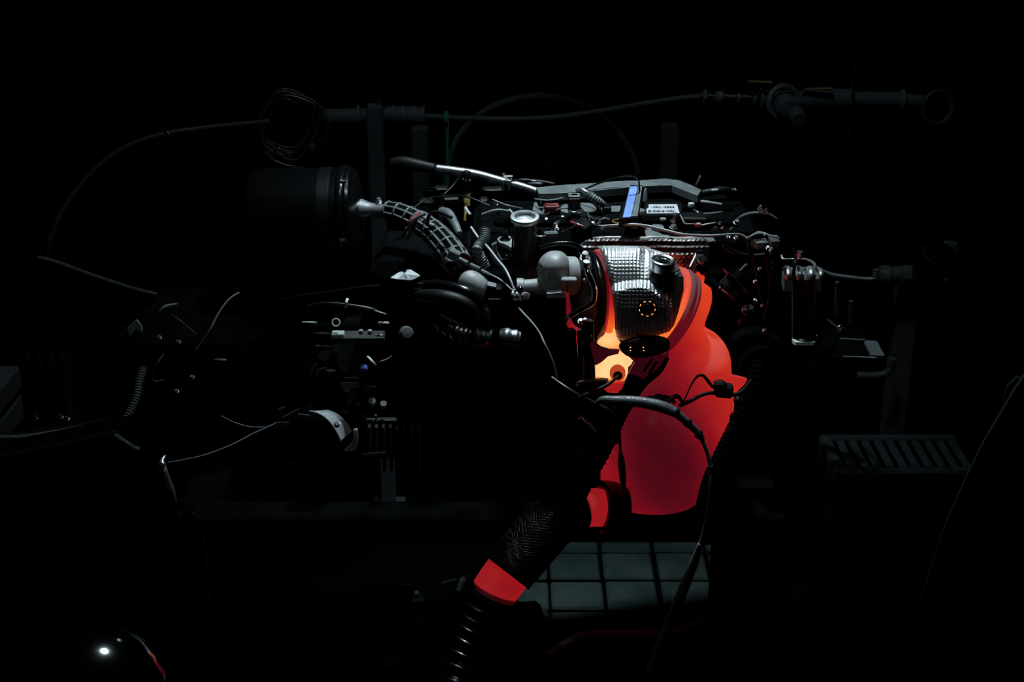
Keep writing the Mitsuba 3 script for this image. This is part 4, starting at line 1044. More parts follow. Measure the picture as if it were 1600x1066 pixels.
part(t, 'patch', rbox(TP(1117, 297, .022), (.012, .006, .003), rot([0, 0, 1], 15), .001), 'pale_plastic', label='pale patch')
part(t, 'end_clip', ttube([(1144, 297, .018), (1148, 295, .02), (1150, 298, .018)], [1.2] * 3, 4, 6), 'grey_cable')
solo('rail_bar', ttube([(1078, 315, .006), (1100, 316, .006), (1128, 320, .004)], [3, 3.4, 2.4], 6, 10), 'grey_plastic', 'dark grey bar lying behind the solenoid', 'bar')
solo('arched_cable', ttube([(1150, 345, .004), (1160, 338, .012), (1172, 334, .016), (1188, 333, .018), (1202, 335, .016), (1214, 342, .01)], [2.2, 2.6, 2.8, 2.4, 1.8, 1.4], 8, 10), 'dim_paint', 'dark blue grey cable arched at the right end of the engine', 'cable')
t = thing('spring_clips', 'pair of bright spring clips standing on the arched cable', 'clip')
for x, y in ((1190, 331), (1198, 332)):
    part(t, 'clip', ttube([(x - 3, y + 2, .018), (x - 2, y - 4, .026), (x + 1, y - 5, .026), (x + 2, y + 2, .018)], [1.6] * 4, 5, 8), 'steel')
part(t, 'tail', ttube([(1184, 328, .02), (1187, 324, .026), (1189, 321, .03)], [1.4] * 3, 4, 6), 'pale_plastic')
t = thing('ground_lug', 'grey triangular lug standing on the grey cable', 'lug')
part(t, 'plate', pslab([(1135, 365), (1145, 355), (1147, 365)], 2.27, .004), 'grey_plastic')
part(t, 'nut', bolt(TP(1151, 348, .004), (0, -.6, 1), .004, .004), 'dark_steel')
t = thing('wiring_plugs', 'cluster of grey wiring plugs at the right end of the engine', 'connectors')
part(t, 'shell', tslab([(1174, 374), (1196, 372), (1200, 379), (1183, 380)], .002, .01), 'grey_plastic')
part(t, 'shell', tslab([(1200, 368), (1214, 367), (1218, 377), (1206, 378)], .002, .01), 'grey_plastic')
for k in range(6):
    part(t, 'wire', ttube([(1166, 373, .004), (1176 + 2 * k, 368 - k, .012), (1186 + 4 * k, 362 + k * 1.5, .010), (1198 + 4 * k, 366 + k, .004)], [1.2] * 4, 5, 6), 'grey_cable')
part(t, 'tie', ttube([(1194, 368, .012), (1196, 363, .016)], [1.2, 1], 3, 6), 'pale_plastic')
t = thing('corner_tab', 'pale sheet tab at the right corner of the crinkled foil shield', 'tab')
part(t, 'sheet', tslab([(1098, 371), (1114, 371), (1118, 376), (1109, 378)], -.004, .003), 'grey_plastic')

# small screws, studs and wires spread between
wires = [((830, 332), (836, 338), (846, 334)), ((842, 334), (850, 336), (858, 333)), ((836, 311), (858, 313), (884, 308)), ((870, 328), (880, 325), (888, 326)), ((922, 338), (930, 342), (938, 340)),
         ((928, 345), (932, 352), (940, 352)), ((936, 345), (944, 341), (952, 343)), ((900, 352), (880, 362), (872, 366)), ((1100, 334), (1116, 333), (1128, 331)), ((770, 312), (790, 320), (815, 326)),
         ((753, 335), (776, 328), (796, 330)), ((796, 328), (800, 332), (806, 340)), ((640, 330), (670, 310), (700, 306)), ((700, 305), (730, 308), (765, 322))]
names = ['bright wire hooked against the right of the oil filler cap', 'second bright wire beside the oil filler cap', 'thin pale wire sagging behind the grey rounded plate', 'pale wire between red connector and cube sensor',
         'bright wire end at the foot of the ribbed sleeve', 'bright wire bent under the ribbed sleeve', 'pale wire left of the yellow ring', 'dark wire down to the small grey plug', 'grey wire right of the solenoid cap',
         'grey line behind the oil filler cap', 'pale bent rod left of the oil filler cap', 'short pale rod meeting the filler cap', 'dark wire rising from the ribbed duct', 'black wire arched in front of the yellow handle']
for i, w in enumerate(wires):
    m_ = 'steel' if i in (0, 1, 4, 5) else ('pale_plastic' if i in (3, 6, 10, 11) else ('rubber' if i in (7, 12, 13) else 'grey_cable'))
    solo('wire', ttube([(a, b, .012 + (.01 if k == 1 else 0)) for k, (a, b) in enumerate(w)], [1.6 if i in (10, 11, 13) else 1.2] * 3, 7, 8), m_, names[i], 'wire')
spots = [(868, 352), (872, 348), (879, 341), (854, 344), (870, 358), (776, 320), (936, 350), (941, 358), (1117, 357), (1125, 350), (1129, 357), (1138, 371), (1150, 372), (1170, 372), (926, 350)]
SCREW_AT = ['bright screw in front of the red connector, left of two', 'bright screw in front of the red connector, right of two', 'bright screw just left of the dark red bar', 'bright screw between filler cap and red connector', 'bright screw just above the small grey plug',
            'bright screw on the bent rod left of the filler cap', 'bright screw right of the black bracket rim', 'bright screw at the left end of the long grey cable', 'bright screw right of the solenoid, lower left of three', 'bright screw right of the solenoid, topmost of three', 'bright screw right of the solenoid, lower right of three',
            'bright screw under the long grey cable, left of the pair', 'bright screw under the long grey cable, right of the pair', 'bright screw where the long grey cable ends', 'bright screw touching the black bracket rim']
for i, (x, y) in enumerate(spots):
    solo('screw', bolt(TP(x, y, -.004), unit([RNG.normal() * .3, -.4 + RNG.normal() * .2, 1]), .0020 + .0008 * RNG.random(), .003), 'steel', SCREW_AT[i], 'screw', 'small screws on the engine top')

# yellow dipstick with its black cap
t = thing('dipstick', 'yellow dipstick handle with a black pointed cap in front of the silver pipe', 'dipstick')
part(t, 'cap', slices([(266, 727, 732, 2.4), (270, 722, 736, 2.4), (280, 720, 737, 2.4), (292, 722, 737, 2.4), (300, 724, 736, 2.4)], 2.4, .8, 24, 4), 'gloss_black', True)
part(t, 'handle', slices([(298, 724, 736, 2.4), (306, 724, 735, 2.395), (314, 724, 735, 2.39), (322, 727, 735, 2.385)], 2.39, .5, 20, 4), 'yellow_plastic', True, label='yellow handle')
part(t, 'stem', ptube([(728, 322, 2.385), (727, 334, 2.37), (726, 346, 2.36)], [2.4, 2.2, 2], 5, 8), 'yellow_plastic')
for x, y in ((723, 280), (728, 282), (734, 282), (731, 268)):
    part(t, 'stud', trimesh.creation.icosphere(1, .0016).apply_translation(P(x, y, 2.387)), 'steel', True)
solo('white_rod', ptube([(727, 325, 2.36), (735, 336, 2.34)], [2.4, 2.2], 4, 8), 'white_cable', 'short white rod below the yellow handle', 'rod')
solo('release_cable', ptube([(694, 304, 2.38), (708, 290, 2.4), (720, 274, 2.41), (727, 267, 2.41)], [1.5] * 4, 8, 8), 'rubber', 'thin dark cable slanting up to the yellow dipstick cap', 'cable')
for i, (x, y, w, h) in enumerate(((672, 300, 22, 14), (690, 296, 26, 10), (704, 312, 30, 12), (666, 316, 26, 10), (756, 312, 16, 6), (770, 300, 40, 16))):
    k = solo('black_fitting', rbox(TP(x, y, -.012), (w * .00095, .022, h * .001), rot([0, 0, 1], 10 * (i % 3 - 1)), .003), 'rubber',
             ('dark round fitting at the rubber end of the silver pipe', 'dark fitting under the silver pipe', 'dark fitting left of the yellow handle', 'dark fitting above the ribbed duct', 'small dark fitting right of the yellow handle', 'dark fitting under the double clamp')[i], 'fitting')


# ------------------------------------------------------------------ cables in front of the glowing downpipe
t = thing('lagged_cable', 'thick grey lagged cable arching in front of the red downpipe', 'cable')
part(t, 'sleeve', ptube([(934, 629, 1.97), (942, 625, 1.965), (960, 626, 1.96), (985, 627, 1.955), (1010, 630, 1.95), (1035, 636, 1.945), (1056, 645, 1.94)], [4, 6, 7.5, 8.5, 9, 9.5, 8], 10, 18), 'cloth_tape', True)
part(t, 'taped_end', ptube([(1050, 641, 1.94), (1062, 650, 1.94), (1076, 662, 1.94), (1090, 676, 1.94), (1097, 686, 1.94)], [6.5, 6.5, 6, 5.4, 5], 8, 16), 'cloth_tape', True)
for x, y in ((1056, 644), (1075, 661), (1092, 679)):
    part(t, 'tape_ring', ptube([(x - 2, y - 1.6, 1.94), (x + 2, y + 1.6, 1.94)], [7.4, 7.2], 3, 16), 'rubber')
part(t, 'inner_cable', ptube([(1094, 682, 1.94), (1101, 696, 1.94), (1107, 714, 1.94), (1110, 735, 1.94), (1110, 765, 1.94), (1106, 800, 1.95), (1098, 835, 1.96), (1090, 862, 1.965)], [3.6, 3.4, 3.2, 2.8, 2.6, 2.4, 2.4, 2.6], 10, 12), 'white_cable', True)
part(t, 'crimp', ptube([(1109.5, 728, 1.94), (1110, 733, 1.94)], [4, 4], 3, 14), 'grey_cable')
part(t, 'hose_tail', ptube([(1094, 850, 1.962), (1086, 875, 1.968), (1074, 905, 1.975), (1060, 940, 1.985), (1044, 980, 2.0), (1030, 1016, 2.01), (1018, 1050, 2.02)], [4, 7, 8, 8.5, 9, 9, 9], 10, 18), 'grey_cable', True)
t = thing('hanging_probe', 'black probe hanging on a thin lead against the red downpipe', 'probe')
part(t, 'lead', ptube([(965, 630, 1.98), (967, 650, 1.98), (968, 675, 1.98), (969, 700, 1.98), (970, 715, 1.98)], [1.8, 1.8, 2, 2.4, 3.5], 8, 10), 'black_plastic')
part(t, 'body', ptube([(969.5, 708, 1.98), (971, 722, 1.98), (973, 745, 1.98), (974, 760, 1.98), (975, 771, 1.98)], [3, 5.5, 5.5, 4, 2.4], 8, 14), 'gloss_black', True)
t = thing('lambda_plug', 'black plug on two leads in front of the upper right of the downpipe', 'connector')
part(t, 'body', rbox(P(1131, 610, 1.99), (.026, .018, .020), rot([0, 1, 0], 6), .003), 'rubber')
part(t, 'shell', rbox(P(1124, 606, 1.985), (.016, .016, .022), rot([0, 1, 0], -6), .003), 'rubber')
part(t, 'latch', rbox(P(1128, 599, 1.985), (.014, .010, .006), rot([0, 1, 0], 12), .002), 'rubber')
part(t, 'lead', ptube([(1068, 628, 1.975), (1074, 615, 1.98), (1081, 600, 1.985), (1090, 588, 1.985), (1098, 587, 1.985), (1105, 594, 1.985), (1113, 604, 1.985), (1122, 608, 1.985)], [1.2, 1.2, 1.4, 2, 2.6, 2.6, 2.6, 2.4], 8, 10), 'black_plastic')
part(t, 'lead', ptube([(1062, 634, 1.965), (1080, 626, 1.975), (1095, 618, 1.98), (1112, 614, 1.985), (1130, 617, 1.985), (1146, 617, 1.985), (1160, 611, 1.99), (1174, 594, 2.0)], [3.4, 3.4, 3, 3, 3.4, 3.2, 3, 2.4], 8, 10), 'rubber')
t = thing('wire_tangle', 'dark tangle of wire ends just above the lagged cable', 'wires')
for k in range(4):
    x0 = 1003 + k * 13
    part(t, 'wire', ptube([(x0, 632, 1.965), (x0 + 5, 625 - (k % 3) * 2, 1.97), (x0 + 16, 622 - (k % 2) * 3, 1.975), (x0 + 26, 630 + k % 2, 1.97)], [3, 3.6, 3.4, 2.6], 6, 8), 'rubber')
t = thing('wire_bundle', 'bundle of black wires with red glints running below the collector', 'wires')
for k in range(9):
    o = k * 3.2
    part(t, 'wire', ptube([(862 + k, 590 + o * .4, 2.02), (885, 606 + o, 2.0), (908, 620 + o, 1.99), (935 - k, 634 + o, 1.985), (960 - k * 3, 650 + o * 1.6, 1.985), (968 - k * 5, 690 + o, 1.99)], [2.6, 2.8, 3, 3, 3.4, 3], 7, 8), 'gloss_black' if k % 2 else 'black_plastic')
solo('spiral_sleeve', corrugated([P(906, 652, 1.98), P(918, 664, 1.98), P(930, 677, 1.985), (P(944, 694, 1.99))], [.004, .0048, .005, .0055], .0052, .0011, 14, 14), 'red_plastic', 'spiral sleeve with painted red light left of the hanging probe lead', 'sleeve', smooth=True)  # the red is exhaust light put into the sleeve colour
t = thing('loom_cover', 'black cable loom hiding the left edge of the glowing downpipe', 'cable loom')
part(t, 'loom', corrugated([P(992, 590, 2.02), P(984, 615, 2.005), P(965, 640, 2.0), P(948, 668, 1.995), P(928, 705, 1.99), P(908, 735, 1.985), P(893, 770, 1.985)], [.011, .014, .018, .021, .024, .026, .024], 0.008, .0007, 20, 24), 'matte_black', True)
part(t, 'clip', torus(.020, .003, P(948, 668, 1.995), unit([-.4, 0, -1]), 30, 8), 'gloss_black')
part(t, 'side_loom', corrugated([P(884, 615, 2.03), P(893, 650, 2.02), P(896, 690, 2.02), P(888, 730, 2.02)], [.02, .028, .03, .026], 0.008, .0007, 20, 24), 'matte_black', True)
t = thing('side_harness', 'black wiring loom hiding the right edge of the glowing downpipe', 'cable loom')
part(t, 'loom', corrugated([P(1184, 560, 2.03), P(1180, 600, 2.01), P(1166, 640, 2.0), P(1152, 672, 1.995), P(1134, 712, 1.99), P(1116, 752, 1.985), P(1104, 800, 1.985), P(1100, 840, 1.99)], [.012, .0135, .016, .0165, .018, .018, .018, .02], 0.008, .0007, 20, 24), 'matte_black', True)
for x, y in ((1154, 627), (1148, 652), (1141, 676)):
    part(t, 'tie_head', rbox(P(x, y, 1.975), (.014, .012, .012), rot([0, 1, 0], 30), .003), 'rubber')

# ------------------------------------------------------------------ right flank of the engine
t = thing('vacuum_valve', 'dark valve can with thin disc and painted red light on its edge right of the glowing outlet', 'valve')
vc, vx = P(1143, 446, 2.08), unit(.70 * RT_ + .71 * UP - .05 * FW)
part(t, 'can', lathe([(mp * 14, -mp * 14), (mp * 16, -mp * 13), (mp * 17, -mp * 4), (mp * 17, mp * 6), (mp * 14, mp * 8), (.001, mp * 8)], vc, vx, 36), 'black_plastic', 40)
part(t, 'disc', lathe([(mp * 26, 0), (mp * 27, mp * .6), (mp * 26, mp * 1.6), (.001, mp * 1.6)], vc + vx * mp * 8, vx, 40), 'black_plastic', 40)
part(t, 'hub', lathe([(mp * 11, 0), (mp * 11, mp * 12), (mp * 9, mp * 14), (.001, mp * 14)], vc + vx * mp * 10, vx, 28), 'gloss_black', 40)
part(t, 'stud', lathe([(mp * 3, 0), (mp * 3, mp * 22), (mp * 1.5, mp * 24)], vc + vx * mp * 10 + UP * mp * 8, vx, 12), 'steel')
part(t, 'painted_red_light', ptube([(1126, 452, 2.05), (1136, 460, 2.045), (1147, 468, 2.05)], [1.6, 2.2, 1.6], 6, 8), 'red_plastic', label='edge with painted red light')  # red exhaust light on the can, painted as a coloured strip
part(t, 'arm', bar(P(1104, 436, 2.09), P(1126, 452, 2.06), .010, .012), 'block_metal')
part(t, 'arm_tip', trimesh.creation.icosphere(2, mp * 2.2).apply_translation(P(1125, 450, 2.05)), 'steel', True)
t = thing('coolant_union', 'small bright union nut above a red cap on the engine right flank', 'fitting')
part(t, 'nut', bolt(P(1168, 486, 2.06), (.2, -.5, .8), .007, .008), 'steel')
part(t, 'lever', bar(P(1160, 488, 2.055), P(1175, 483, 2.05), .006, .004), 'steel')
part(t, 'cap', ptube([(1155, 501, 2.06), (1158, 508, 2.06)], [3.6, 3.6], 4, 12), 'red_plastic', label='red cap')
part(t, 'stub', ptube([(1166, 494, 2.07), (1170, 506, 2.07)], [6, 5], 4, 14), 'block_metal')
t = thing('pump_cover', 'black pump cover with dim bolts on the engine right flank', 'pump')
part(t, 'cover', lathe([(.052, 0), (.055, .006), (.050, .03), (.03, .036), (.001, .036)], P(1176, 560, 2.17), (0, -1, .1), 40), 'matte_black', 40)
for k in range(6):
    a = k * math.pi / 3 + .3
    part(t, 'bolt', bolt(P(1176, 560, 2.165) + .047 * np.array([math.cos(a), 0, math.sin(a)]), (0, -1, .3), .004, .006), 'dark_cast')
part(t, 'pulley', lathe([(.03, .03), (.034, .034), (.034, .038), (.028, .044), (.034, .05), (.034, .054), (.02, .056), (.001, .05)], P(1182, 562, 2.16), (0, -1, .1), 36), 'matte_black', 40)
for i, (pts, r, lab) in enumerate(((((1196, 385), (1202, 420), (1204, 460), (1196, 500)), 4, 'black hose dropping from the grey wiring plugs'), (((1168, 382), (1180, 412), (1186, 450), (1192, 470)), 3, 'thin black hose left of the one dropping from the wiring plugs'),
                                   (((1130, 384), (1150, 395), (1172, 400), (1196, 398)), 3.4, 'black hose lying under the grey cable at the right end'))):
    solo('black_hose', ptube([(x, y, 2.12) for x, y in pts], [r] * 4, 8, 10), 'black_plastic', lab, 'hose')
for x, y, w_ in ((1200, 388, 'beside the pale hose union'), (1187, 421, 'left of the engine mount fingers'), (1180, 441, 'right of the dark valve can'), (1191, 478, 'above right of the bright union nut'), (1180, 470, 'just above the bright union nut'), (1194, 517, 'above the pump cover')):
    solo('screw', bolt(P(x, y, 2.10), unit([RNG.normal() * .3, -.6, .8]), .0024, .0035), 'steel', 'small glinting screw ' + w_, 'screw', 'small screws on the right flank of the engine')
t = thing('hose_union', 'pale crumpled hose union above the right flank of the engine', 'fitting')
part(t, 'body', ptube([(1206, 388, 2.14), (1201, 394, 2.13), (1198, 402, 2.13)], [3, 5, 3.6], 6, 12), 'soft_silver', True)
part(t, 'tip', ptube([(1198, 400, 2.13), (1205, 408, 2.13), (1210, 414, 2.13)], [2, 1.6, 1.2], 5, 8), 'grey_cable')

t = thing('engine_mount', 'silver engine mount with rounded fingers and a bolted foot right of the engine', 'engine mount')
ym = 2.2
part(t, 'arm', slab([PZ(x, y, .735) for x, y in ((1222, 424), (1236, 419), (1262, 417), (1280, 421), (1287, 429), (1284, 436), (1226, 436))], (0, 0, -.022)), 'soft_silver')
for x in (1231, 1249, 1267, 1282):
    part(t, 'finger', ptube([(x - 3, 420, ym), (x, 423, ym - .03), (x + 1, 430, ym - .045), (x + 1, 436, ym - .045)], [5, 7, 7, 6] if x < 1280 else [3, 4, 4, 3], 6, 16), 'soft_silver', True)
part(t, 'loop', ptube([(1221, 399, ym + .06), (1224, 405, ym + .05), (1240, 405, ym + .05), (1256, 405, ym + .04), (1268, 409, ym + .02), (1274, 416, ym), (1268, 421, ym - .02), (1250, 419, ym - .02), (1232, 421, ym - .02), (1226, 425, ym - .02)], [1.8, 2, 1.6, 1.8, 2.2, 2.2, 2, 1.8, 1.8, 2], 7, 12), 'soft_silver', True)
part(t, 'nut', bolt(P(1249, 402, ym + .05), (0, -.2, 1), .006, .008), 'steel')
part(t, 'cable_drop', ptube([(1240, 388, ym - .02), (1243, 408, ym - .06), (1240, 428, ym - .07), (1244, 450, ym - .06)], [2.6, 2.6, 2.6, 2.6], 6, 8), 'gloss_black')
part(t, 'plate', pslab([(1239, 438), (1275, 438), (1275, 530), (1239, 530)], ym - .01, .012), 'dark_cast')
part(t, 'plate_edge', bar(P(1274.5, 438, ym - .012), P(1273.5, 528, ym - .012), .004, .003), 'dark_steel')
part(t, 'foot', slab([PZ(x, y, .575) for x, y in ((1238, 523), (1277, 523), (1277, 531), (1272, 535), (1243, 535), (1238, 531))], (0, 0, -.006)), 'white_rod')
part(t, 'foot_pad', lathe([(.020, 0), (.022, .002), (.018, .005), (.001, .005)], PZ(1258, 527, .576), (0, 0, 1), 30), 'gloss_black', 40)
part(t, 'foot_bolt', bolt(PZ(1258, 526, .580), (0, 0, 1), .010, .012), 'dark_steel')
solo('torque_rod', ptube([(1272, 417, 2.2), (1284, 424, 2.2), (1298, 430, 2.2), (1316, 433, 2.2), (1340, 436, 2.2), (1356, 437, 2.2), (1370, 436, 2.2)], [4, 4, 4.2, 4.2, 4, 3.6, 3], 8, 14), 'grey_plastic', 'grey curved rod running right from the engine mount', 'rod')
t = thing('rod_spring', 'small coil spring at the right end of the curved rod', 'spring')
for k in range(4):
    part(t, 'coil', torus(.005, .0012, P(1369, 434 - 4 * k, 2.2), (.1, 0, 1), 20, 6), 'dark_steel', True)
t = thing('support_tray', 'dark support tray with a bright screw right of the mount foot', 'tray')
part(t, 'plate', slab([PZ(x, y, .56) for x, y in ((1282, 512), (1345, 512), (1376, 560), (1300, 560))], (0, 0, -.01)), 'matte_black')
part(t, 'screw_shank', ptube([(1294, 500, 2.25), (1303, 508, 2.22), (1311, 513, 2.2)], [2, 2, 2.4], 4, 10), 'steel')
part(t, 'screw_head', bolt(P(1311, 513, 2.195), unit([.5, -.6, -.3]), .006, .006), 'steel')
part(t, 'upright', bar(P(1308, 440, 2.3), P(1308, 505, 2.3), .008, .006), 'dark_cast')
part(t, 'upright', bar(P(1330, 470, 2.3), P(1330, 505, 2.3), .008, .006), 'dark_cast')
part(t, 'side', bar(P(1360, 535, 2.12), P(1372, 558, 2.05), .02, .006), 'dim_paint')
part(t, 'slat', bar(P(1312, 530, 2.1), P(1352, 532, 2.1), .004, .003), 'dim_paint')
part(t, 'slat', bar(P(1318, 558, 2.02), P(1370, 560, 2.02), .004, .003), 'dim_paint')
part(t, 'arm', bar(P(1295, 540, 2.2), np.array([.42, 2.3, .42]), .02, .02), 'matte_black')

# ------------------------------------------------------------------ gearbox on the left
t = thing('gearbox', 'dark cast gearbox left of the engine with pale covers', 'gearbox')
part(t, 'bell_housing', lathe([(.10, 0), (.125, .02), (.13, .06), (.115, .14), (.09, .2), (.001, .2)], P(660, 600, 2.34), (-1, 0, 0), 48), 'block_metal', 40)
part(t, 'main_case', rbox((-.27, 2.38, .515), (.24, .22, .15), b=.03), 'block_metal')
part(t, 'lower_case', rbox((-.24, 2.31, .485), (.24, .18, .09), b=.02), 'block_metal')
part(t, 'tail_case', lathe([(.085, 0), (.09, .01), (.08, .10), (.06, .18), (.045, .22), (.001, .22)], P(430, 580, 2.36), (-1, 0, .1), 40), 'block_metal', 40)
for k in range(8):
    part(t, 'rib', rbox(P(578 + 11 * k, 700, 2.18), (.005, .02, .08), b=.0015), 'dark_cast')
part(t, 'rim', bar(P(567, 658, 2.17), P(620, 657, 2.17), .012, .006), 'dark_cast')
part(t, 'rim', bar(P(566, 711, 2.17), P(604, 708, 2.17), .008, .006), 'dark_cast')
for i, (x, y, l) in enumerate(((570, 654, 3), (588, 654, 2), (600, 636, 6), (582, 632, 7), (560, 636, 4), (540, 650, 4))):
    part(t, 'boss', lathe([(l * mp * .8, 0), (l * mp, .003), (l * mp * .9, .012), (.001, .012)], P(x, y, 2.17), (0, -.6, .8), 18), 'dark_cast')
# pale cover sheets
def sheet(label, name, px, Y, mat, th=.003):
    k = thing(name, label, 'cover')
    part(k, 'sheet', pslab(px, Y, th), mat)
    return k
t = thing('curved_shield', 'pale curved sheet metal shield on the gearbox, brightest piece in the lower left', 'cover')
cv = []
for iu in range(13):
    for iv in range(7):
        a, b = iu / 12, iv / 6
        x0_, y0_ = 484 + 58 * a - 10 * a * a, 643 + 44 * a * a + 2 * a
        x1_, y1_ = 512 + 38 * a, 640 + 14 * a + 20 * a**3
        cv.append(P(x0_ * (1 - b) + x1_ * b, y0_ * (1 - b) + y1_ * b, 2.10 + .045 * b - .01 * math.sin(math.pi * a)))
m_ = grid_mesh(np.array(cv).reshape(13, 7, 3), 13, 7, False)
part(t, 'sheet', m_, 'pale_plastic', True)
part(t, 'rolled_edge', tube([cv[i * 7] for i in range(13)], .0016, 4, 8), 'pale_plastic')
part(t, 'screw', bolt(P(527, 664, 2.08), (0, -.6, .8), .004, .004), 'dark_steel')
part(t, 'hook', pslab([(552, 673), (558, 672), (559, 690), (557, 702), (550, 706), (538, 705), (545, 700), (551, 692), (553, 682)], 2.12, .008), 'pale_plastic', label='pale green hook')
sheet('dim grey notched plate above the curved shield', 'notched_plate', [(531, 600), (534, 598), (566, 599), (570, 604), (587, 605), (578, 609), (566, 608), (552, 610), (548, 614), (541, 614), (536, 609)], 2.15, 'dim_paint')
sheet('small dim grey label plate at the left of the curved shield', 'label_plate', [(428, 661), (452, 660), (451, 671), (427, 671)], 2.12, 'dim_paint')
sheet('dark grey slanted sheet left of the curved shield', 'slanted_sheet', [(440, 653), (468, 639), (466, 647), (484, 650), (470, 657), (458, 652)], 2.14, 'dark_cast')
sheet('dark grey bent sheet standing left of the slanted sheet', 'bent_sheet', [(434, 640), (446, 636), (440, 652), (432, 652)], 2.16, 'dark_cast')
k = thing('dark_flap', 'dark rubber flap right of the notched plate', 'flap')
part(k, 'flap', slices([(604, 548, 562), (612, 546, 564), (622, 543, 562), (630, 541, 560)], 2.14, .4, 24, 4), 'rubber', True)
solo('shift_tower', lathe([(.03, 0), (.034, .006), (.030, .03), (.018, .04), (.014, .06), (.001, .062)], P(515, 600, 2.2), (0, -.3, 1), 32), 'block_metal', 'dark round shift tower above the curved shield', 'housing')
for i, (x0, y0, x1, y1, r, m_, lab) in enumerate(((543, 467, 539, 480, 2.2, 'white_rod', 'short bright white rod standing over the gearbox'), (574, 557, 587, 571, 1.9, 'white_rod', 'short bright white tie slanting beside the blue cap'),
        (472, 504, 495, 504.5, 1.8, 'pale_plastic', 'pale flat clip at the upper left of the gearbox'), (488, 521, 516, 521.5, 1.5, 'dim_paint', 'long dim strip left of the grey block on the gearbox'), (592, 505, 607, 505, 2.2, 'pale_plastic', 'pale block at the upper right of the gearbox'),
        (588, 524, 597, 524, 1.8, 'pale_plastic', 'small pale block below the upper right pale block'), (494, 541, 516, 542, 1.4, 'dim_paint', 'dim bent rod in the middle of the gearbox'), (510, 579.5, 522, 579.5, 2, 'pale_plastic', 'oval pale disc over the shift tower'),
        (586, 486, 603, 491, 1.2, 'pale_plastic', 'thin pale wire at the top right of the gearbox'), (538, 591, 562, 591, 1.6, 'dim_paint', 'dim strip above the notched plate'), (452, 725, 460, 725, 1.2, 'dim_paint', 'tiny dim mark low on the gearbox'), (336, 563, 353, 563, 2.2, 'dim_paint', 'dim small label on the far left assembly'))):
    solo('fitting', ptube([(x0, y0, 2.16), ((x0 + x1) / 2, (y0 + y1) / 2, 2.155), (x1, y1, 2.16)], [r, r * 1.1, r], 5, 10), m_, lab, 'fitting')
t = thing('control_unit', 'grey block with two studs on top of the gearbox', 'control unit')
part(t, 'block', rbox(P(528, 523, 2.17), (.020, .02, .007), b=.001), 'pale_plastic')
part(t, 'base', rbox(P(562, 527, 2.18), (.08, .03, .012), b=.002), 'dark_cast')
for x in (564, 578):
    part(t, 'stud', lathe([(.0035, 0), (.0035, .006), (.001, .008)], P(x, 521, 2.16), (0, -.3, 1), 14), 'pale_plastic')
part(t, 'hook', torus(.006, .0014, P(525, 504, 2.17), (0, -1, .6), 24, 6), 'pale_plastic')
t = thing('blue_cap', 'small blue cap on the gearbox beside the white tie', 'cap')
part(t, 'cap', lathe([(.004, 0), (.006, .002), (.006, .007), (.003, .010), (.001, .010)], P(569, 577, 2.15), (0, -.7, .7), 20), 'blue_plastic')
part(t, 'collar', lathe([(.007, 0), (.008, .001), (.007, .003), (.001, .003)], P(569, 579, 2.155), (0, -.7, .7), 20), 'gloss_black')
t = thing('dim_knob', 'dim grey knob right of the gearbox under the label flap', 'knob')
part(t, 'knob', lathe([(.006, 0), (.010, .004), (.012, .012), (.008, .018), (.001, .019)], P(632, 522, 2.15), (.3, -.8, .4), 20), 'dim_paint', 40)
part(t, 'stem', ptube([(640, 532, 2.17), (632, 522, 2.16)], [3, 3], 3, 10), 'block_metal')
gw = [((480, 478), (510, 474), (545, 477), (575, 482), (590, 487)), ((430, 470), (470, 462), (520, 455), (560, 449), (595, 446)), ((520, 548), (530, 555), (533, 560), (528, 568)), ((512, 574), (498, 578), (496, 588), (506, 594)),
      ((546, 566), (556, 568), (566, 572), (572, 578)), ((478, 630), (500, 634), (516, 632), (524, 628)), ((656, 540), (664, 552), (674, 560), (684, 566)), ((588, 566), (598, 564), (608, 560), (612, 556))]
gl = ['dark hose arched along the top of the gearbox', 'thin dark cable from the trailing cable to the label flap', 'dim hook wire in the middle of the gearbox', 'dim ring wire around the shift tower', 'dark lead ending at the blue cap',
      'dark wire lying on top of the curved shield', 'dark wire under the silver duct', 'dim strap right of the blue cap']
for w, lab in zip(gw, gl):
    solo('wire', ptube([(x, y, 2.17) for x, y in w], [2.6 if 'hose' in lab else 1.3] * len(w), 7, 8), 'grey_cable' if 'dim' in lab else 'black_plastic', lab, 'hose' if 'hose' in lab else 'wire')

# far left end of the powertrain
t = thing('drive_unit', 'black machine housing at the far left end of the powertrain', 'housing')
part(t, 'body', rbox(P(320, 560, 2.32), (.22, .22, .20), b=.03), 'block_metal')
part(t, 'nose', lathe([(.06, 0), (.07, .01), (.06, .06), (.03, .08), (.001, .08)], P(250, 560, 2.3), (-1, -.2, 0), 36), 'block_metal', 40)
part(t, 'rim_hose', ptube([(250, 488, 2.2), (256, 481, 2.2), (266, 477, 2.2), (277, 475, 2.2)], [2.2, 3, 2, 1.2], 6, 10), 'pale_plastic', label='pale curved edge')
part(t, 'lid', rbox(P(320, 492, 2.3), (.16, .10, .012), b=.004), 'black_plastic')
for x, y in ((249, 528), (279, 535), (276, 612), (300, 590)):
    part(t, 'screw', bolt(P(x, y, 2.17), (0, -.6, .8), .003, .004), 'steel')
t = thing('corner_bracket', 'pale folded bracket at the far left end of the powertrain', 'bracket')
part(t, 'plate', pslab([(199, 513), (213, 500), (221, 510), (222, 519), (218, 519), (215, 515), (210, 517), (205, 525), (201, 522)], 2.15, .004), 'pale_plastic')
part(t, 'arm', bar(P(214, 497, 2.17), P(228, 488, 2.2), .01, .008), 'block_metal')
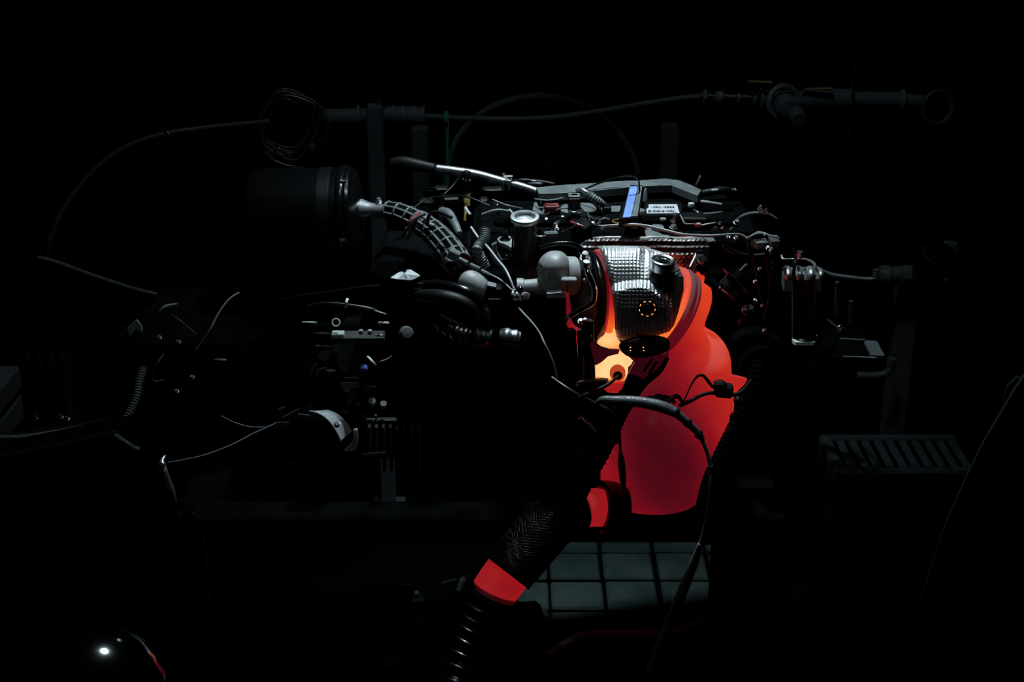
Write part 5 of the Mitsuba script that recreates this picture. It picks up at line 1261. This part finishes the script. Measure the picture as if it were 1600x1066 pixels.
solo('ribbed_hose', corrugated([P(224, 575, 2.12), P(218, 596, 2.10), P(214, 618, 2.08), P(205, 640, 2.06), P(194, 662, 2.04)], [.0065] * 5, .0048, .0010, 16, 20), 'dim_paint', 'dark ribbed hose falling from the far left housing to the white hose', 'hose', smooth=True)
solo('slack_wire', ptube([(374, 457, 2.2), (360, 466, 2.19), (348, 480, 2.18), (338, 496, 2.17), (328, 516, 2.16), (315, 536, 2.16), (306, 548, 2.16)], [1.6] * 7, 7, 8), 'grey_cable', 'slack pale wire hanging down in front of the far left housing', 'wire')
solo('slack_wire', ptube([(268, 492, 2.2), (280, 500, 2.19), (294, 512, 2.19), (306, 522, 2.19)], [1.4] * 4, 7, 8), 'brown_hose', 'brown wire slanting across the far left housing', 'wire')
solo('slack_wire', ptube([(256, 553, 2.15), (246, 568, 2.14), (239, 586, 2.14), (242, 596, 2.14), (256, 594, 2.14)], [1.4] * 5, 7, 8), 'dim_paint', 'dim looped wire low on the far left housing', 'wire')
solo('slack_wire', ptube([(262, 723, 1.9), (290, 718, 1.92), (320, 711, 1.95), (360, 696, 2.0), (395, 678, 2.05), (430, 662, 2.1)], [1.2] * 6, 7, 8), 'dim_paint', 'thin wire running from the chrome lever up to the gearbox', 'wire')
solo('slack_wire', ptube([(345, 650, 2.1), (365, 660, 2.1), (390, 667, 2.1), (415, 668, 2.1)], [1.2] * 4, 7, 8), 'dim_paint', 'thin wire above the one from the chrome lever', 'wire')
t = thing('chrome_lever', 'curved chrome lever with a blue sheen below the far left housing', 'lever')
part(t, 'blade', ptube([(258, 712, 1.88), (253, 722, 1.87), (256, 736, 1.86), (260, 752, 1.86), (267, 768, 1.86), (275, 786, 1.86)], [2, 4.5, 6, 7.5, 6.5, 2], 8, 16), 'soft_silver', True)
part(t, 'pin', bolt(P(252, 729, 1.855), (0, -1, .3), .004, .005), 'steel')
part(t, 'arm', bar(P(262, 770, 1.87), P(300, 800, 1.95), .012, .010), 'gloss_black')
part(t, 'post', bar(P(300, 800, 1.95) * [1, 1, 0] + [0, 0, .004], P(300, 800, 1.95), .03, .03), 'gloss_black')

# ------------------------------------------------------------------ left foreground
t = thing('control_console', 'black console with a sloping top in the left foreground', 'console')
Yk = 1.45
part(t, 'cabinet', slab([P(-60, 730, Yk), P(192, 678, Yk), P(222, 716, Yk), P(236, 1000, Yk), P(236, 1150, Yk), P(-60, 1150, Yk)], (0, .05, 0)), 'matte_black')
part(t, 'top_tray', slab([P(-60, 728, Yk - .01), P(190, 675, Yk - .01), P(178, 652, Yk + .22), P(-60, 690, Yk + .22)], (0, 0, -.006)), 'faint_paint')
part(t, 'name_strip', slab([P(47, 698, Yk + .03), P(82, 690, Yk + .03), P(86, 684, Yk + .1), P(54, 690, Yk + .1)], (0, 0, -.002)), 'dim_paint', label='dim pale strip')
part(t, 'edge_strip', slab([P(-8, 713, Yk + .0), P(8, 703, Yk + .06), P(8, 700, Yk + .08), P(-8, 704, Yk + .06)], (0, 0, -.002)), 'dim_paint')
for x, y in ((55, 654), (95, 652), (105, 655)):
    part(t, 'screw', bolt(P(x, y, 1.85), (0, -.4, 1), .003, .004), 'steel')
solo('pale_hose', ptube([(-20, 684, 1.52), (10, 684, 1.54), (35, 683, 1.56), (65, 679, 1.58), (100, 673, 1.60), (130, 668, 1.62), (152, 667, 1.58), (168, 673, 1.50), (185, 684, 1.43), (198, 693, 1.42), (208, 700, 1.42), (218, 703, 1.42)], [4, 4, 4, 4, 4, 4, 4, 4.4, 4.4, 4.4, 5, 4], 8, 12), 'grey_cable', 'pale hose lying across the console top in the left foreground', 'hose')
t = thing('white_case', 'white metal case cut by the left edge of the picture', 'case')
part(t, 'upper_half', rbox(P(-25, 612, 1.75), (.066, .1, .032), b=.003), 'dim_paint')
part(t, 'lower_half', rbox(P(-22, 658, 1.75), (.068, .1, .035), b=.003), 'dim_paint')
t = thing('cabinet_frame', 'very dark ribbed cabinet behind the console at the left', 'cabinet')
part(t, 'body', rbox(P(80, 600, 2.3) * [1, 1, 0] + [0, 0, .33], (.12, .2, .655), b=.006), 'matte_black')
for k in range(4):
    part(t, 'rib', rbox(P(50 + 18 * k, 600, 2.2) * [1, 1, 0] + [0, -.004, .36], (.008, .012, .56), b=.002), 'faint_paint')
t = thing('chrome_dome', 'chrome domed cap on a black pedestal at the bottom left corner', 'cap')
dr_ = .056
dc = P(163, 1018, 1.0) - dr_ * unit([.258, -.298, .917])
part(t, 'dome', lathe([(dr_ * math.cos(a), dr_ * math.sin(a)) for a in np.linspace(-.5, 1.5706, 28)], dc, (0, 0, 1), 72), 'chrome', True)
part(t, 'collar', lathe([(dr_ * .80, -.040), (dr_ * .92, -.036), (dr_ * .95, -.026), (dr_ * .86, -.022)], dc, (0, 0, 1), 48), 'matte_black', 40)
part(t, 'pedestal', lathe([(.030, 0), (.030, dc[2] - .040)], [dc[0], dc[1], .004], (0, 0, 1), 32), 'matte_black', 40)
part(t, 'foot', lathe([(.12, 0), (.12, .010), (.04, .02), (.001, .02)], [dc[0], dc[1], -.004], (0, 0, 1), 40), 'matte_black', 40)

# right foreground: the dark curved screen with its pale edge
t = thing('curved_screen', 'black curved screen with a thin pale edge in the right foreground', 'screen')
edge = [(1612, 575), (1590, 606), (1565, 648), (1540, 690), (1514, 742), (1492, 790), (1472, 838), (1456, 888), (1445, 925), (1437, 960), (1432, 1010), (1430, 1120)]
Ys = 1.1
part(t, 'panel', slab([P(x + 2, y, Ys) for x, y in edge] + [P(1750, 1120, Ys), P(1750, 540, Ys)], (0, .006, 0)), 'matte_black')
part(t, 'edge_tube', ptube([(x, y, Ys) for x, y in edge], [4.4, 4.6, 4.2, 3.8, 3.4, 3, 2.8, 2.6, 2.4, 2.2, 2, 2], 8, 12), 'grey_cable', True, label='pale edge tube')
part(t, 'gusset', pslab([(1569, 637), (1573, 606), (1590, 590), (1598, 592)], Ys + .01, .004), 'dim_paint', label='pale corner gusset')

# ------------------------------------------------------------------ on the floor under the engine
def fl(x, y, h=.02):
    return PZ(x, y, h)
solo('floor_hose', tube([fl(872, 1013), fl(888, 1003), (fl(905, 994)), fl(930, 991), fl(965, 989), fl(1000, 990), fl(1040, 988), fl(1062, 985), fl(1080, 978), fl(1100, 970), fl(1125, 960), fl(1142, 953), fl(1165, 940)], .0065, 8, 12), 'white_cable', 'pale hose lying across the tiles under the engine', 'hose')
solo('red_hose', tube([fl(838, 1036), fl(852, 1026), fl(866, 1017), fl(876, 1011)], .0065, 8, 12), 'red_plastic', 'short dark red hose joined to the pale floor hose', 'hose')
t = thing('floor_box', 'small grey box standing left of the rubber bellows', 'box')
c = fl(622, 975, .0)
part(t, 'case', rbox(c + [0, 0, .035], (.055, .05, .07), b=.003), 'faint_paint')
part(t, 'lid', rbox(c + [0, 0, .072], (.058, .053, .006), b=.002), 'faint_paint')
t = thing('floor_clamp', 'pale spring clamp on end between the grey box and the bellows', 'clamp')
part(t, 'jaw', tube([fl(716, 925, .05), fl(720, 910, .06), fl(724, 905, .06), fl(722, 922, .05)], .005, 6, 10), 'dim_paint')
part(t, 'rod', tube([fl(690, 912, .05), fl(712, 906, .06)], .003, 4, 8), 'dim_paint')
part(t, 'stand', rbox(fl(716, 960, 0) + [0, 0, .025], (.03, .03, .05), b=.003), 'gloss_black')
for i, (x, y, s, lab) in enumerate(((650, 950, .03, 'pale lump of scrap metal nearest the grey floor box'), (668, 985, .024, 'pale scrap bracket left of the bellows ribs'), (640, 1000, .026, 'brownish scrap piece in front of the grey floor box'))):
    k = thing('scrap_piece', lab, 'scrap metal')
    c = fl(x, y, 0)
    part(k, 'block', rbox(c + [0, 0, s * .4], (s, s * .8, s * .8), rot([0, 0, 1], 25 * i + 10), .003), ('faint_paint', 'faint_paint', 'brown_hose')[i])
    part(k, 'stud', lathe([(s * .2, 0), (s * .22, .002), (s * .16, s * .4)], c + [0, 0, s * .8], (0.2, -.1, 1), 16), ('dim_paint', 'dim_paint', 'brown_hose')[i])
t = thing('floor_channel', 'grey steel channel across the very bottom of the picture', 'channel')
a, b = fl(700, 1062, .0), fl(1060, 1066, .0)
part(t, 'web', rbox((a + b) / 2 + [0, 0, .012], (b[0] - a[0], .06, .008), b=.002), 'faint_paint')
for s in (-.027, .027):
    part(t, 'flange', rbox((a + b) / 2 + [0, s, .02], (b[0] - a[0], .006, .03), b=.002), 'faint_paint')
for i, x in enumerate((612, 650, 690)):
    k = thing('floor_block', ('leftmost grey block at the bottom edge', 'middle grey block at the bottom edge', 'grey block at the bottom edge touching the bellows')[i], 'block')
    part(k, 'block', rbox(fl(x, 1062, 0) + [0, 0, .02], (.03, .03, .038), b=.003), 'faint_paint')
    part(k, 'hole', lathe([(.007, 0), (.007, .001), (.001, .0012)], fl(x, 1062, 0) + [0, 0, .039], (0, 0, 1), 18), 'gloss_black')
t = thing('hose_socket', 'black socket with a pale ring where the arching cable ends on the floor', 'socket')
c = fl(1022, 1040, 0)
part(t, 'block', rbox(c + [0, 0, .025], (.05, .05, .05), b=.004), 'gloss_black')
part(t, 'ring', torus(.016, .004, c + [0, 0, .052], (0, 0, 1), 30, 8), 'dark_steel')
part(t, 'tab', rbox(c + [.012, -.027, .035], (.022, .004, .006), b=.001), 'pale_plastic')
t = thing('drip_pan', 'black drip pan lying on the tiles behind the steel channel', 'pan')
c = fl(925, 1022, .004)
part(t, 'pan', lathe([(.06, .002), (.08, .0), (.085, .012), (.088, .013), (.086, .015), (.08, .006), (.001, .005)], c, (0, 0, 1), 48), 'gloss_black', 40)
part(t, 'rim', torus(.086, .0025, c + [0, 0, .014], (0, 0, 1), 48, 6), 'gloss_black', True)
for i, (x, y, lab) in enumerate(((1256, 990, 'dark slatted crate leg at the lower right'), (1300, 1040, 'dark crate edge at the bottom right'))):
    pass
t = thing('dark_crate', 'barely visible slatted crate at the bottom right', 'crate')
c = fl(1310, 1040, 0)
for k in range(4):
    part(t, 'slat', rbox(c + [-.06 + .045 * k, .08, .05], (.028, .012, .10), rot([0, 1, 0], 18), .002), 'wall_paint')
part(t, 'base', rbox(c + [0, .05, .012], (.22, .12, .02), b=.003), 'wall_paint')
